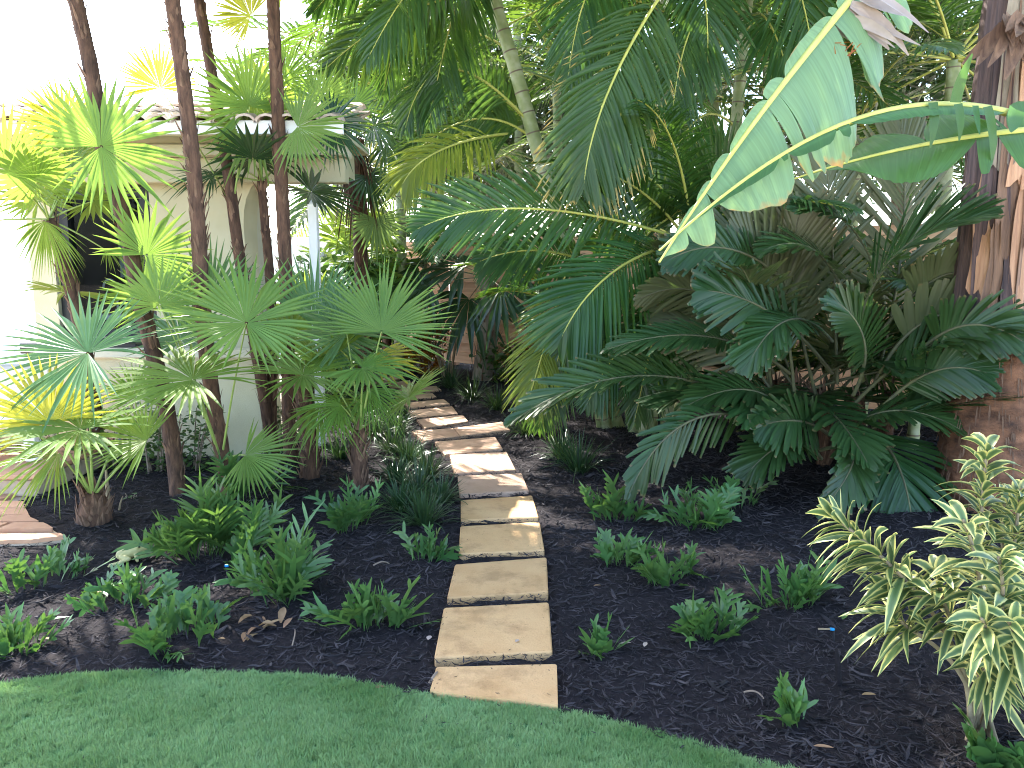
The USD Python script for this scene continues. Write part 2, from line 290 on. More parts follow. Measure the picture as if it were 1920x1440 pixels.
def grid_sheet(x0, x1, y0, y1, st, height, keep):
    xs, ys = np.arange(x0, x1 + st / 2, st), np.arange(y0, y1 + st / 2, st)
    X, Y = np.meshgrid(xs, ys, indexing='ij'); v = np.stack([X, Y, height(X, Y)], -1).reshape(-1, 3)
    i, j = np.meshgrid(np.arange(len(xs) - 1), np.arange(len(ys) - 1), indexing='ij'); k = i * len(ys) + j
    f = np.stack([k, k + len(ys), k + len(ys) + 1, k + 1], -1).reshape(-1, 4)
    c = v[f].mean(1); f = f[keep(c[:, 0], c[:, 1])]
    used = np.unique(f); m = np.full(len(v), -1); m[used] = np.arange(len(used)); f = m[f]
    return v[used], np.vstack([f[:, [0, 1, 2]], f[:, [0, 2, 3]]])
all_slabs = unary_union(slab_polys)
def mulch_h(X, Y):
    p = np.stack([X, Y, np.zeros_like(X)], -1)
    h = .002 + .030 * (meshkit.fbm(p * 1.3, 3, 5) - .5) + .022 * (meshkit.fbm(p * 14, 3, 9) - .5)
    dist = np.full(X.shape, 9.0)
    from shapely import distance, points
    near = (np.abs(X) < 2.2)
    dd = distance(points(X[near], Y[near]), all_slabs); dist[near] = dd
    h = np.where(dist < .06, np.maximum(h * .4 + .012, -.004) + .012 * (meshkit.noise(p * 25, 4) - .4), h)
    h = np.where(dist <= 0.004, -.012, h)
    lip = np.array(lawn_edge)
    h = h + .04 * np.exp(-((X - 2.6) ** 2 + (Y - 5.4) ** 2) / 1.6) + .05 * np.exp(-((X + 2.6) ** 2 + (Y - 4.9) ** 2) / .7)
    return h
sh = grid_sheet(-6, 5.2, 1.6, 13.6, .045, mulch_h, lambda x, y: contains_xy(bed_poly, x, y) & ~contains_xy(lawn_poly.buffer(-.06), x, y) & ~contains_xy(patio_poly.buffer(-.05), x, y))
tag(stage.GetPrimAtPath(obj('mulch_bed', sh, 'mulch', smooth=True)), kind='structure')
def ground_z(x, y): return float(mulch_h(np.array([[x]]), np.array([[y]]))[0, 0])

def instancer(name, protos, mats, pos, idx, rot, scale, label=None, kind='stuff', cat_=None):
    p = numbered('/World', name); pi = UsdGeom.PointInstancer.Define(stage, p); rel = pi.CreatePrototypesRel()
    UsdGeom.Scope.Define(stage, p + '/Prototypes')
    for k, (m, mt) in enumerate(zip(protos, mats)):
        q = f'{p}/Prototypes/piece_{k:03d}'; usdkit.mesh(stage, q, m[:2], MAT[mt], smooth=False); rel.AddTarget(q)
    pi.CreatePositionsAttr(Vt.Vec3fArray.FromNumpy(pos.astype(np.float32))); pi.CreateProtoIndicesAttr(Vt.IntArray.FromNumpy(idx.astype(np.int32)))
    pi.CreateOrientationsAttr(Vt.QuathArray([Gf.Quath(*map(float, q)) for q in rot])); pi.CreateScalesAttr(Vt.Vec3fArray.FromNumpy(scale.astype(np.float32)))
    tag(pi.GetPrim(), label, cat_, None, kind)
def quats(yaw, tilt, roll):
    cy, sy, ct, stt, cr, sr = np.cos(yaw / 2), np.sin(yaw / 2), np.cos(tilt / 2), np.sin(tilt / 2), np.cos(roll / 2), np.sin(roll / 2)
    return np.stack([cy * ct * cr + sy * stt * sr, cy * ct * sr - sy * stt * cr, cy * stt * cr + sy * ct * sr, sy * ct * cr - cy * stt * sr], 1)
# mulch chips
r = rngof(1); protos = []
for k in range(7):
    n = 5; C = np.stack([np.linspace(-.5, .5, n), .06 * np.sin(np.linspace(0, 3, n) + k), .05 * np.cos(np.linspace(0, 4, n) * (1 + .3 * k))], 1)
    w = np.array([.25, .8, 1, .7, .2]) * (.055 + .03 * (k % 3)); t_ = .03
    vv, ff = [], []
    for i in range(n):
        for s1, s2 in ((-1, -1), (1, -1), (.8, 1), (-.8, 1)): vv.append(C[i] + [0, s1 * w[i], s2 * t_ * (.4 + w[i] * 6)])
    for i in range(n - 1):
        for q in range(4): a, b = i * 4 + q, i * 4 + (q + 1) % 4; ff += [[a, b, b + 4], [a, b + 4, a + 4]]
    protos.append((np.array(vv), np.array(ff)))
def scatter(n, x0, x1, y0, y1, seed, power=1.0):
    r = rngof(seed); u = r.random((n, 2)); x = x0 + (x1 - x0) * u[:, 0]; y = y0 + (y1 - y0) * u[:, 1] ** power
    return x, y
x, y = scatter(130000, -4.6, 4.4, 2.05, 9.5, 2, 1.7)
ok = contains_xy(bed_poly, x, y) & ~contains_xy(lawn_poly.buffer(-.02), x, y) & ~contains_xy(patio_poly, x, y) & ~contains_xy(all_slabs.buffer(-.012), x, y) & (np.abs(x) < .72 * y + .4)
x, y = x[ok], y[ok]; n = len(x); z = mulch_h(x[None], y[None])[0] + r.uniform(0, .016, n)
sc = r.lognormal(math.log(.026), .5, n).clip(.010, .10)
sc = sc * (1 + .13 * np.clip(y - 3, 0, 6)); near_slab = contains_xy(all_slabs.buffer(.03), x, y); sc = np.where(near_slab, np.minimum(sc, .035), sc); z = np.where(near_slab, np.maximum(z, .026), z)
instancer('mulch_chips', protos, ['mulch_chip'] * 7, np.stack([x, y, z], 1), r.integers(0, 7, n), quats(r.uniform(0, 6.3, n), r.normal(0, .28, n), r.normal(0, .5, n)),
          np.stack([sc, sc * r.uniform(.35, 1.1, n), sc * r.uniform(.7, 1.3, n)], 1))
r = rngof(6); x, y = scatter(9000, -1.6, 1.4, 2.2, 8.5, 7, 1.5); d_ = np.array([all_slabs.boundary.distance(Point(a_, b_)) for a_, b_ in zip(x, y)]); ins = contains_xy(all_slabs, x, y) & (r.random(len(x)) < np.where(d_ < .03, .55, .035))
x2, y2 = scatter(30000, -2.6, 1.8, 1.9, 2.9, 8); dl_ = np.array([lawn_poly.boundary.distance(Point(a_, b_)) for a_, b_ in zip(x2, y2)]); on = contains_xy(lawn_poly, x2, y2) & (r.random(len(x2)) < .25 * np.exp(-dl_ / .02) + .001)
x, y, z = np.r_[x[ins], x2[on]], np.r_[y[ins], y2[on]], np.r_[np.full(ins.sum(), ZS + .002), np.full(on.sum(), .032)]; n = len(x); sc = r.uniform(.006, .02, n)
instancer('mulch_crumbs', protos, ['mulch_chip'] * 7, np.stack([x, y, z], 1), r.integers(0, 7, n), quats(r.uniform(0, 6.3, n), r.normal(0, .1, n), r.normal(0, .3, n)), np.stack([sc, sc, sc * .7], 1))
# lawn
sheet = trimesh.creation.extrude_polygon(lawn_poly, .022); sheet.apply_translation([0, 0, -.008])
tag(stage.GetPrimAtPath(obj('lawn', sheet, 'lawn_base')), kind='structure')
r = rngof(3); protos = []
for k in range(5):
    n = 42; a = r.uniform(0, 6.3, n); el = r.uniform(.55, 1.4, n); D = np.stack([np.cos(a) * np.cos(el), np.sin(a) * np.cos(el), np.sin(el)], 1)
    P0 = np.stack([r.uniform(-.014, .014, n), r.uniform(-.014, .014, n), np.zeros(n)], 1)
    protos.append(ribbons(P0, D, np.stack([-np.cos(a), -np.sin(a), np.ones(n)], 1), r.uniform(.012, .025, n), .0009, [1, .9, .1], droop=r.uniform(0, .45, n), ts=[0, .55, 1], fold=.3))
x, y = scatter(44000, -2.9, 1.9, 1.25, 2.95, 4)
ok = contains_xy(lawn_poly, x, y) & (np.abs(x) < .72 * y + .35); x, y = x[ok], y[ok]; n = len(x)
instancer('grass', protos, ['grass_blade'] * 5, np.stack([x, y, np.full(n, .013)], 1), r.integers(0, 5, n), quats(r.uniform(0, 6.3, n), r.normal(0, .12, n), r.normal(0, .12, n)),
          np.repeat(r.uniform(.8, 1.25, n)[:, None], 3, 1))

where = ['nearest, cut off by the curved edge of the lawn', 'second from the lawn with a leaf scrap on it', 'third from the lawn, plain and evenly tan', 'fourth from the lawn, dappled with sun on its left end',
         'fifth from the lawn, opposite the hanging frond tip', 'sixth from the lawn, half sunlit', 'seventh from the lawn, just before the path bends left', 'eighth from the lawn, at the bend of the path',
         'right half of the wide double step at the bend', 'left half of the wide double step, touching the grass tufts', 'first slab beyond the wide double step', 'second slab beyond the wide double step',
         'third slab beyond the wide double step', 'fourth slab beyond the wide double step', 'long slab with a seam, fifth beyond the double step', 'sunlit slab at the far end of the path', 'last slab in view, half under the palm leaves']
for k, s in enumerate(slabs):
    s = np.array(s); c = s.mean(0); rr = rngof(40 + k)
    poly = Polygon(s).buffer(-.012).buffer(.012, quad_segs=3)
    if k == 0: poly = poly.difference(lawn_poly.buffer(.004))
    th = .05; top = np.array(poly.exterior.coords)[:-1]; inner = np.array(poly.buffer(-.006, join_style=2).exterior.coords)
    m1 = trimesh.creation.extrude_polygon(poly, th - .005); m1.apply_translation([0, 0, ZS - th])
    cap = trimesh.Trimesh(np.vstack([np.c_[top, np.full(len(top), ZS - .005)], np.c_[np.array(poly.buffer(-.005).exterior.coords)[:-1], np.full(len(poly.buffer(-.005).exterior.coords) - 1, ZS)]]), []).convex_hull
    hull = trimesh.util.concatenate([m1, cap])
    hull = trimesh.Trimesh(np.vstack([m1.vertices, cap.vertices]), []).convex_hull if k else trimesh.creation.extrude_polygon(poly, th)
    if not k: hull.apply_translation([0, 0, ZS - th])
    hull.vertices = hull.vertices + np.array([0, 0, 1]) * ((hull.vertices[:, :2] - c) @ rr.normal(0, .006, 2))[:, None]
    solo('stepping_stone', hull, 'paver' if k < 5 else 'paver_pink', f'tan concrete stepping stone, {where[k]}', 'stepping stone', 'stepping stones of the garden path', smooth=25)

# ------------------------------------------------------------------ building, window, roof, arch
def X(px, y): return P(px, 720, y)[0]
def Zp(py, y): return P(960, py, y)[2]
YW = 6.6
b = thing('garden_house', 'cream stucco house with dark window, arched opening and tiled eave', 'house', (-3, YW, 0))
xl, xr = X(78, YW), X(662, YW); wx0, wx1 = X(122, YW), X(303, YW); wz0, wz1 = Zp(632, YW), Zp(322, YW); zt = 2.477
front = Polygon([(xl, -.05), (xr, -.05), (xr, zt), (xl, zt)])
hole = Polygon([(wx0, wz0), (wx1, wz0), (wx1, wz1), (wx0, wz1)])
ax0, ax1 = X(472, YW), X(700, YW); az = Zp(310, YW); sp = Zp(425, YW); t = np.linspace(0, np.pi, 17)
arch = Polygon([(ax1, -.2)] + [((ax0 + ax1) / 2 + (ax1 - ax0) / 2 * np.sign(np.cos(a)) * abs(np.cos(a)) ** .8, sp + (az - sp) * np.sin(a) ** .8) for a in t] + [(ax0, -.2)])
front = front.difference(hole).difference(arch)
wm = trimesh.creation.extrude_polygon(front, .34); wm.vertices = np.stack([wm.vertices[:, 0], YW + .34 - wm.vertices[:, 2], wm.vertices[:, 1]], 1); wm.invert()
obj('wall', wm, 'stucco', b)
obj('side_wall', box(xl, xl + .2, YW + .345, YW + 3, -.05, zt), 'stucco', b)
# room behind the window
rx, ry = wx1 + .22, YW + 1.4
rm = [box(xl + .21, rx, ry, ry + .1, -.05, zt), box(xl + .205, xl + .25, YW + .345, ry - .005, -.05, zt), box(rx - .045, rx, YW + .345, ry - .005, -.05, zt), box(xl + .26, rx - .05, YW + .35, ry - .01, 2.38, 2.43), box(xl + .26, rx - .05, YW + .35, ry - .01, -.045, 0)]
obj('room', cat(rm), 'dark_room', b); obj('passage_wall', box(ax0 - .16, ax0 - .03, YW + .345, YW + .62, -.05, zt - .05), 'stucco_trim', b)
fr = obj('window_frame', cat([box(wx0, wx0 + .11, YW + .05, YW + .16, wz0, wz1), box(wx1 - .11, wx1, YW + .05, YW + .16, wz0, wz1), box(wx0 + .112, wx1 - .112, YW + .052, YW + .158, wz1 - .19, wz1), box(wx0 + .112, wx1 - .112, YW + .052, YW + .158, wz0, wz0 + .06)]), 'dark_frame', b)
obj('pane', (np.array([[wx0 + .105, YW + .1, wz0 + .055], [wx1 - .105, YW + .1, wz0 + .055], [wx1 - .105, YW + .1, wz1 - .185], [wx0 + .105, YW + .1, wz1 - .185]]), np.array([[0, 1, 2], [0, 2, 3]])), 'pane', fr)
obj('window_sill', box(wx0 - .05, wx1 + .05, YW - .5, YW + .05, wz0 - .09, wz0 - .005, .01), 'dark_frame', b)
# counter wall in front
cx0, cx1 = X(162, 6.08), X(488, 6.08)
obj('counter_wall', box(cx0, cx1, 6.08, YW - .003, -.05, Zp(672, 6.08)), 'stucco', b)
obj('counter_top', box(cx0 - .03, cx1 + .03, 6.04, YW - .506, Zp(671.5, 6.08), Zp(652, 6.08), .012), 'stucco_trim', b)
# cornice
obj('beam', box(xl - .1, xr + .02, YW - .16, YW - .003, 2.19, 2.385, .006), 'stucco', b)
obj('cornice', box(xl - .15, xr + .05, YW - .30, YW - .003, 2.388, 2.475, .012), 'stucco_trim', b)
obj('soffit', box(xl - .5, xr + .12, YW - .62, YW + .4, 2.478, 2.53), 'stucco', b)
obj('fascia', box(xl - .5, xr + .12, YW - .66, YW - .622, 2.485, 2.585, .006), 'white_paint', b)
# roof of barrel tiles
slope = math.radians(17); n_c = 21; pit = (xr + .12 - xl + .5) / n_c
deck = np.array([[xl - .5, YW - .62, 2.532], [xr + .12, YW - .62, 2.532], [xr + .12, YW + .5, 2.532 + 1.12 * math.tan(slope)], [xl - .5, YW + .5, 2.532 + 1.12 * math.tan(slope)]])
dk = trimesh.Trimesh(np.vstack([deck, deck - [0, 0, .03]]), []).convex_hull
roof = obj('roof', dk, 'roof_tile', b)
for cidx in range(n_c):
    for k in range(3):
        y0 = YW - .72 + k * .34; a = np.linspace(.05, np.pi - .05, 7); rad = pit * .52
        rows = []
        for yy, rs in ((y0, 1.06), (y0 + .40, .9)):
            zz = 2.565 + (yy - (YW - .62)) * math.tan(slope) + (.018 if yy == y0 else 0)
            for th in (0, -.018):
                rows.append(np.stack([xl - .5 + (cidx + .5) * pit + (rad * rs + th) * np.cos(a), np.full(7, yy), zz + (rad * rs * .8 + th) * np.sin(a)], 1))
        vv = np.vstack(rows); ff = []
        for i in range(6):
            for (A, B) in ((0, 14), (21, 7), (7, 0), (14, 21)): ff += [[A + i, A + i + 1, B + i + 1], [A + i, B + i + 1, B + i]]
        obj('roof_tile', (vv, np.array(ff)), 'roof_tile', roof)
# things in the window
cb = thing('wall_cabinet', 'pale cabinet hanging inside the dark window', 'cabinet', (X(190, 7.6), 7.6, Zp(520, 7.6)))
obj('body', box(X(172, 7.6), X(262, 7.6), 7.6, 7.9, Zp(520, 7.6), Zp(430, 7.6)), 'cabinet', cb)
obj('door', box(X(174, 7.6), X(196, 7.6), 7.575, 7.597, Zp(518, 7.6), Zp(432, 7.6), .004), 'white_paint', cb)
fa = thing('tap', 'curved chrome tap behind the window pane', 'tap', (X(232, 7.2), 7.2, Zp(585, 7.2)))
fx, fz = X(232, 7.2), Zp(585, 7.2); t = np.linspace(0, np.pi, 12)
obj('spout', tube(np.vstack([[[fx, 7.2, fz], [fx, 7.2, fz + .2]], np.stack([fx - .06 + .06 * np.cos(t), np.full(12, 7.2), fz + .22 + .08 * np.sin(t)], 1)]), .010, 7), 'metal', fa, smooth=True)
obj('tap_base', tube([[fx, 7.2, fz - .01], [fx, 7.2, fz + .03]], .022, 10), 'metal', fa)
sk = thing('sink_counter', 'dark counter under the tap inside the window', 'counter', (X(215, 7.2), 7.2, 0))
obj('counter_top', box(X(130, 7.2), X(300, 7.2), 7.02, 7.5, fz - .06, fz - .012, .006), 'cabinet', sk); obj('front_panel', box(X(132, 7.2), X(298, 7.2), 7.05, 7.48, 0, fz - .062), 'dark_room', sk)
# slim pillar under the beam
obj('pillar', box(X(596, YW), X(612, YW), YW - .13, YW - .05, -.05, 2.188, .006), 'white_paint', b)
# neighbouring white wall, far behind the house
solo('boundary_wall', box(-14, -2.6, 12.6, 12.8, -.06, 2.0, .01), 'white_paint', 'white wall in full light behind the arched opening', 'wall')

# ------------------------------------------------------------------ patio at the left edge
pat = obj('patio', trimesh.creation.extrude_polygon(patio_poly, .03), 'patio_base'); tag(stage.GetPrimAtPath(pat), kind='structure')
r = rngof(9)
yy = 3.55
while yy < 4.75:
    hgt = r.uniform(.11, .17); xx = -7 + r.uniform(0, .3)
    while xx < -2:
        w = r.uniform(.3, .62); skew = -.10
        j_ = r.normal(0, .022, 8); q = Polygon([(xx, yy + j_[0]), (xx + w - .02, yy + j_[1]), (xx + w - .02 + j_[2] * 2, yy + hgt - .018 + j_[3]), (xx + j_[4] * 2, yy + hgt - .018 + j_[5])]).buffer(-.004).intersection(patio_poly.buffer(-.01))
        if q.area > .012 and q.geom_type == 'Polygon':
            m = trimesh.creation.extrude_polygon(q.buffer(-.006).buffer(.006), .022 + r.uniform(0, .005)); m.apply_translation([0, 0, .0305]); obj('flagstone', m, 'patio_stone', pat)
        xx += w
    yy += hgt
# step up to the porch
sx1 = X(50, 4.85)
stp = thing('patio_step', 'terracotta step with stone riser at the left edge', 'step', (sx1 - .5, 4.9, 0))
obj('riser', box(-6, sx1, 4.86, 6.0, .03, .15, .01), 'patio_base', stp); obj('tread', box(-6, sx1 + .02, 4.83, 6.0, .153, .185, .008), 'patio_stone', stp)
# cream board bench / railing with a post
bn = thing('board_railing', 'low cream board railing with a white post beside the tiled step', 'railing', (X(20, 5.3), 5.3, .185))
zz = .30
for k in range(4): obj('board', box(-6, X(92, 5.45), 5.45, 5.48, zz + k * .125, zz + k * .125 + .115, .005), 'cream_board', bn)
obj('kick_board', box(-6, X(88, 5.5), 5.5, 5.53, .187, zz - .01, .004), 'trunk_pale', bn)
obj('post', box(X(38, 5.2), X(60, 5.2), 5.17, 5.25, .187, Zp(800, 5.2), .006), 'white_paint', bn)
obj('top_rail', box(-6, X(72, 5.2), 5.12, 5.5, Zp(800, 5.2) + .003, Zp(782, 5.2), .006), 'white_paint', bn)

# ------------------------------------------------------------------ fence
fp0, fp1 = np.array([-2.2, 13.2]), np.array([5.6, 6.3]); fd = unit(fp1 - fp0); fl = np.linalg.norm(fp1 - fp0); fn = np.array([fd[1], -fd[0]])
if fn[1] > 0: fn = -fn
fe = thing('plank_fence', 'tall cedar fence of wide horizontal planks behind the palms', 'fence', (*((fp0 + fp1) / 2), 0))
def slanted(s0, s1, d0, d1, z0, z1, ch=.004):
    m = box(s0, s1, d0, d1, z0, z1, ch); v = m.vertices; m.vertices = np.stack([fp0[0] + fd[0] * v[:, 0] + fn[0] * v[:, 1], fp0[1] + fd[1] * v[:, 0] + fn[1] * v[:, 1], v[:, 2]], 1)
    if np.linalg.det(np.array([[fd[0], fn[0]], [fd[1], fn[1]]])) < 0: m.invert()
    return m
r = rngof(11); nseg = 6
for k in range(nseg + 1): obj('post', slanted(k * fl / nseg - .05, k * fl / nseg + .05, -.06, .03, -.05, 1.95), 'fence_post', fe)
for k in range(nseg):
    for row in range(12):
        off = .032 + .027 * ((row + k) % 2)
        s0, s1 = k * fl / nseg + .004 - (.04 if row % 2 else 0), (k + 1) * fl / nseg - .004 - (.04 if row % 2 else 0)
        obj('plank', slanted(s0, s1, off, off + .024, .06 + row * .155 + r.uniform(-.002, .002), .06 + row * .155 + .163), 'fence_wood', fe)

# ------------------------------------------------------------------ fan palms
def fan(hub, c, nrm, R, span=300, nseg=34, split=.5, droop=.08, fold=.42, rng=None, cup=.12, lenvar=.22, wide=1.0):
    rng = rng or rngof(77); nrm = unit(nrm); c = unit(np.asarray(c) - nrm * (np.dot(c, nrm))); bb = np.cross(nrm, c)
    th = np.radians(np.linspace(-span / 2, span / 2, nseg)) + rng.normal(0, .012, nseg); dth = math.radians(span) / (nseg - 1)
    D = np.cos(th)[:, None] * c + np.sin(th)[:, None] * bb + cup * nrm
    L = R * (1 - lenvar * (np.abs(th) / (math.radians(span) / 2)) ** 2) * rng.uniform(.93, 1.04, nseg)
    ts = np.array([.02, .25, split, .66, .84, 1.0]); w = np.where(ts <= split, ts, split * np.maximum(1 - ((ts - split) / (1 - split)) ** 1.15, .03))
    dr = droop * rng.uniform(.4, 1.7, nseg); bent = rng.random(nseg) < .10; dr = np.where(bent, dr + .22, dr)
    return ribbons(np.repeat(np.asarray(hub)[None], nseg, 0), D, np.repeat(nrm[None], nseg, 0), L, L * math.tan(dth / 2) * wide * 1.02, w, droop=dr, fold=fold, ts=ts)
def imgdir(deg): a = math.radians(deg); return RT * math.cos(a) + UPI * math.sin(a)
def petiole(a, b, r0=.009, bow=.06, r1=None):
    a, b = np.asarray(a, float), np.asarray(b, float); m = (a + b) / 2 + Z * bow * np.linalg.norm(b - a)
    C = bez([a, m, b], 9); return tube(C, np.linspace(r0 * 1.5, r1 or r0 * .7, 9), 5)
def add_fan(palm, crown, hub, c, nrm, R, m='fan_leaf', pm='petiole', bow=.06, pr=.0058, **kw):
    lf = obj('leaf', fan(hub, c, nrm, R, **kw), m, palm); obj('leaf_stalk', petiole(crown, np.asarray(hub), pr, bow), pm, lf, smooth=True)
def fan_hero(palm, crown, px, py, y, rpx, deg, face=(1, .35), **kw):
    """hub seen at px,py at distance y; rpx radius in photo pixels; deg direction in the picture; face = weights towards camera and upwards"""
    hub = P(px, py, y); R = rpx * y / FPX; n = unit(unit(CAM - hub) * face[0] + Z * face[1] + RT * (face[2] if len(face) > 2 else 0))
    add_fan(palm, crown, hub, imgdir(deg), n, R, **kw)
def crown_fans(palm, crown, n, R, seed, stalk=.5, lo=-.5, hi=1.3, m='fan_leaf', nseg=26, **kw):
    r = rngof(seed)
    for k in range(n):
        az = k * 2.399 + r.uniform(-.3, .3); el = lo + (hi - lo) * (k + .5) / n + r.normal(0, .08)
        d = np.array([math.cos(az) * math.cos(el), math.sin(az) * math.cos(el), math.sin(el)]); hub = crown + d * stalk * r.uniform(.75, 1.2)
        c = unit(d + Z * (-.35)); nn = unit(np.cross(np.cross(d, Z), d) + .2 * r.normal(0, 1, 3))
        add_fan(palm, crown, hub, c, nn, R * r.uniform(.85, 1.1), m=m, nseg=nseg, rng=r, **kw)
def fibrous(palm, C, rad, seed, nb=46, mt='fibre_trunk', mb='fibre_base', blen=.10):
    rr = np.broadcast_to(rad, len(C)) if np.ndim(rad) else np.full(len(C), rad)
    tr = obj('trunk', tube(C, rr, 12, rough=.16, seed=seed), mt, palm, smooth=True)
    r = rngof(seed); T, N, B = frames(np.asarray(C)); k = r.uniform(0, len(C) - 1.001, nb); i = k.astype(int); u = (k - i)[:, None]
    p = C[i] * (1 - u) + C[i + 1] * u; a = r.uniform(0, 6.3, nb); o = np.cos(a)[:, None] * N[i] + np.sin(a)[:, None] * B[i]; q = rr[i]
    D = unit(T[i] + o * r.uniform(.05, .45, nb)[:, None]); w = r.uniform(.008, .022, nb)
    m = ribbons(p + o * (q * .93)[:, None], D, o, r.uniform(.5, 1.4, nb) * blen, w, [1, .9, .6, .15], ts=[0, .35, .7, 1], fold=-.5, curl=r.uniform(-.15, .1, nb))
    obj('old_leaf_bases', m, mb, tr, kind='stuff')
    return tr
def path3(pts, n=30): return spline([P(*p) if len(p) == 3 else p for p in pts], n)
def down(pts, px, py):                 # first point: on the ground under the given place of the photograph
    g = G(px, py); return [np.array([g[0], g[1], -.03])] + pts

# T1: stump palm at the patio corner
g = G(178, 985); t1 = thing('fan_palm', 'squat fan palm with fibrous stump beside the flagstones', 'palm', (*g[:2], 0)); d = g[1]
C = np.array([[g[0], d, -.03], [g[0], d, .06], [g[0] + .005, d, .14], [g[0] + .01, d, .2]]); fibrous(t1, C, np.array([.10, .095, .08, .05]), 21, 60, blen=.09)
cr = np.array([g[0], d, .17])
fan_hero(t1, cr, 165, 662, d - .1, 172, 160, (.8, .6, -.35), m='fan_leaf_blue', span=300, nseg=44)
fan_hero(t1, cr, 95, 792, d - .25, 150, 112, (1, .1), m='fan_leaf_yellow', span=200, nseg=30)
fan_hero(t1, cr, 150, 805, d - .3, 180, 178, (.22, 1), span=300, nseg=36, droop=.15)
fan_hero(t1, cr, 255, 745, d + .35, 80, 95, (1, .2), span=230)
fan_hero(t1, cr, 275, 826, d + .0, 120, 168, (.6, .5), m='fan_leaf', span=200)
fan_hero(t1, cr, 110, 850, d - .1, 130, 225, (.7, .8), span=160, droop=.3)
# T2: leaning palm whose crown hangs at the left edge
g = G(180, 872); t2 = thing('fan_palm', 'leaning fan palm whose crown hangs at the left edge of the window', 'palm', (*g[:2], 0)); d = 5.6
C = spline(down([P(170, 720, d), P(150, 610, d), P(122, 500, d), P(92, 412, d)], 180, 872), 26); fibrous(t2, C, np.linspace(.054, .044, 26), 22, 70); cr = C[-1]
fan_hero(t2, cr, 12, 314, d - .3, 135, 72, (1, .2), span=230, nseg=34)
fan_hero(t2, cr, 85, 415, d - .2, 100, 265, (.5, .3, .9), span=150, droop=.3)
fan_hero(t2, cr, 138, 292, d + .3, 110, 80, (1, .4, .4), span=260)
fan_hero(t2, cr, 200, 470, d + .1, 90, 330, (.3, 1), span=120, droop=.25)
fan_hero(t2, cr, -60, 420, d - .1, 110, 190, (.8, .4), span=240)
crown_fans(t2, cr, 4, .36, 122, .3, .2, 1.2)
# T3: tall curved palm
g = G(335, 938); t3 = thing('fan_palm', 'tall fan palm with long trunk curving left in front of the window', 'palm', (*g[:2], 0)); d = 5.0
C = spline(down([P(318, 800, d), P(290, 670, d), P(262, 560, d), P(232, 410, d), P(196, 290, d), P(178, 170, d), P(146, 20, d), P(112, -150, d), P(80, -340, d)], 335, 938), 60); fibrous(t3, C, np.linspace(.054, .040, 60), 23, 170); cr = C[-1]
fan_hero(t3, P(212, 385, d), 190, 275, d - .25, 150, 25, (1, .3, .15), m='fan_leaf', span=320, nseg=40)
fan_hero(t3, P(190, 240, d), 120, 235, d + .1, 95, 120, (1, .2), m='fan_leaf_yellow', span=220)
crown_fans(t3, cr, 26, .72, 123, .6)
# T4
g = G(430, 935); t4 = thing('fan_palm', 'tall fan palm with rough brown trunk nearest the middle of the house wall', 'palm', (*g[:2], 0)); d = 5.05
C = spline(down([P(415, 840, d), P(392, 700, d), P(378, 560, d), P(372, 430, d), P(358, 270, d), P(343, 150, d), P(326, 20, d), P(310, -150, d), P(295, -330, d)], 430, 935), 60); fibrous(t4, C, np.linspace(.05, .042, 60), 24, 170); cr = C[-1]
k4 = P(415, 865, d)
fan_hero(t4, k4, 462, 606, d - .45, 178, 88, (.8, .75), span=330, nseg=50, cup=.2)
fan_hero(t4, k4, 362, 712, d - .6, 180, 140, (.35, 1), span=300, nseg=40, droop=.12)
fan_hero(t4, k4, 300, 572, d - .3, 115, 85, (1, .3), span=250)
fan_hero(t4, k4, 275, 478, d - .1, 125, 40, (1, .3, .3), span=280, m='fan_leaf')
fan_hero(t4, k4, 460, 853, d - .35, 115, -12, (.7, .6), span=200)
fan_hero(t4, k4, 395, 570, d + .3, 140, 100, (1, .2, .3), span=170, m='fan_leaf_blue')
fan_hero(t4, k4, 340, 640, d + .2, 120, 100, (1, .6, -.4), span=260, m='fan_leaf_blue')
crown_fans(t4, cr, 26, .72, 124, .6)
# T5
g = G(517, 850); t5 = thing('fan_palm', 'thinner tall fan palm leaning left behind the roof corner', 'palm', (*g[:2], 0)); d = 6.05
C = spline(down([P(498, 760, d), P(474, 620, d), P(452, 500, d), P(430, 340, d), P(408, 200, d), P(385, 70, d), P(355, -110, d), P(335, -240, d)], 517, 850), 60); fibrous(t5, C, np.linspace(.048, .036, 60), 25, 150); cr = C[-1]
fan_hero(t5, P(436, 390, d), 468, 200, d - .1, 120, 120, (1, .1, .3), span=230)
fan_hero(t5, P(436, 390, d), 300, 165, d + .4, 90, 100, (1, .1), m='fan_leaf_yellow', span=200)
crown_fans(t5, cr, 26, .72, 125, .6)
# T6
g = G(545, 862); t6 = thing('fan_palm', 'straightest tall fan palm trunk beside the arched opening', 'palm', (*g[:2], 0)); d = 5.9
C = spline(down([P(540, 700, d), P(536, 520, d), P(527, 330, d), P(519, 170, d), P(512, 0, d), P(506, -200, d)], 545, 862), 60); fibrous(t6, C, np.linspace(.054, .042, 60), 26, 150); cr = C[-1]
fan_hero(t6, P(525, 300, d), 558, 238, d - .2, 105, -5, (1, .4, -.3), m='fan_leaf', span=240)
fan_hero(t6, P(520, 230, d), 532, 150, d + .2, 85, 40, (1, .1), span=170)
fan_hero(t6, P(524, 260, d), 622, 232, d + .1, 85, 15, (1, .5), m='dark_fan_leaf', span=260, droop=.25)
fan_hero(t6, P(522, 230, d), 600, 190, d + .2, 80, 50, (1, .3), span=220)
fan_hero(t6, P(514, 30, d), 470, 30, d, 75, 150, (1, .2), m='fan_leaf_yellow', span=200)
crown_fans(t6, cr, 26, .72, 126, .6)
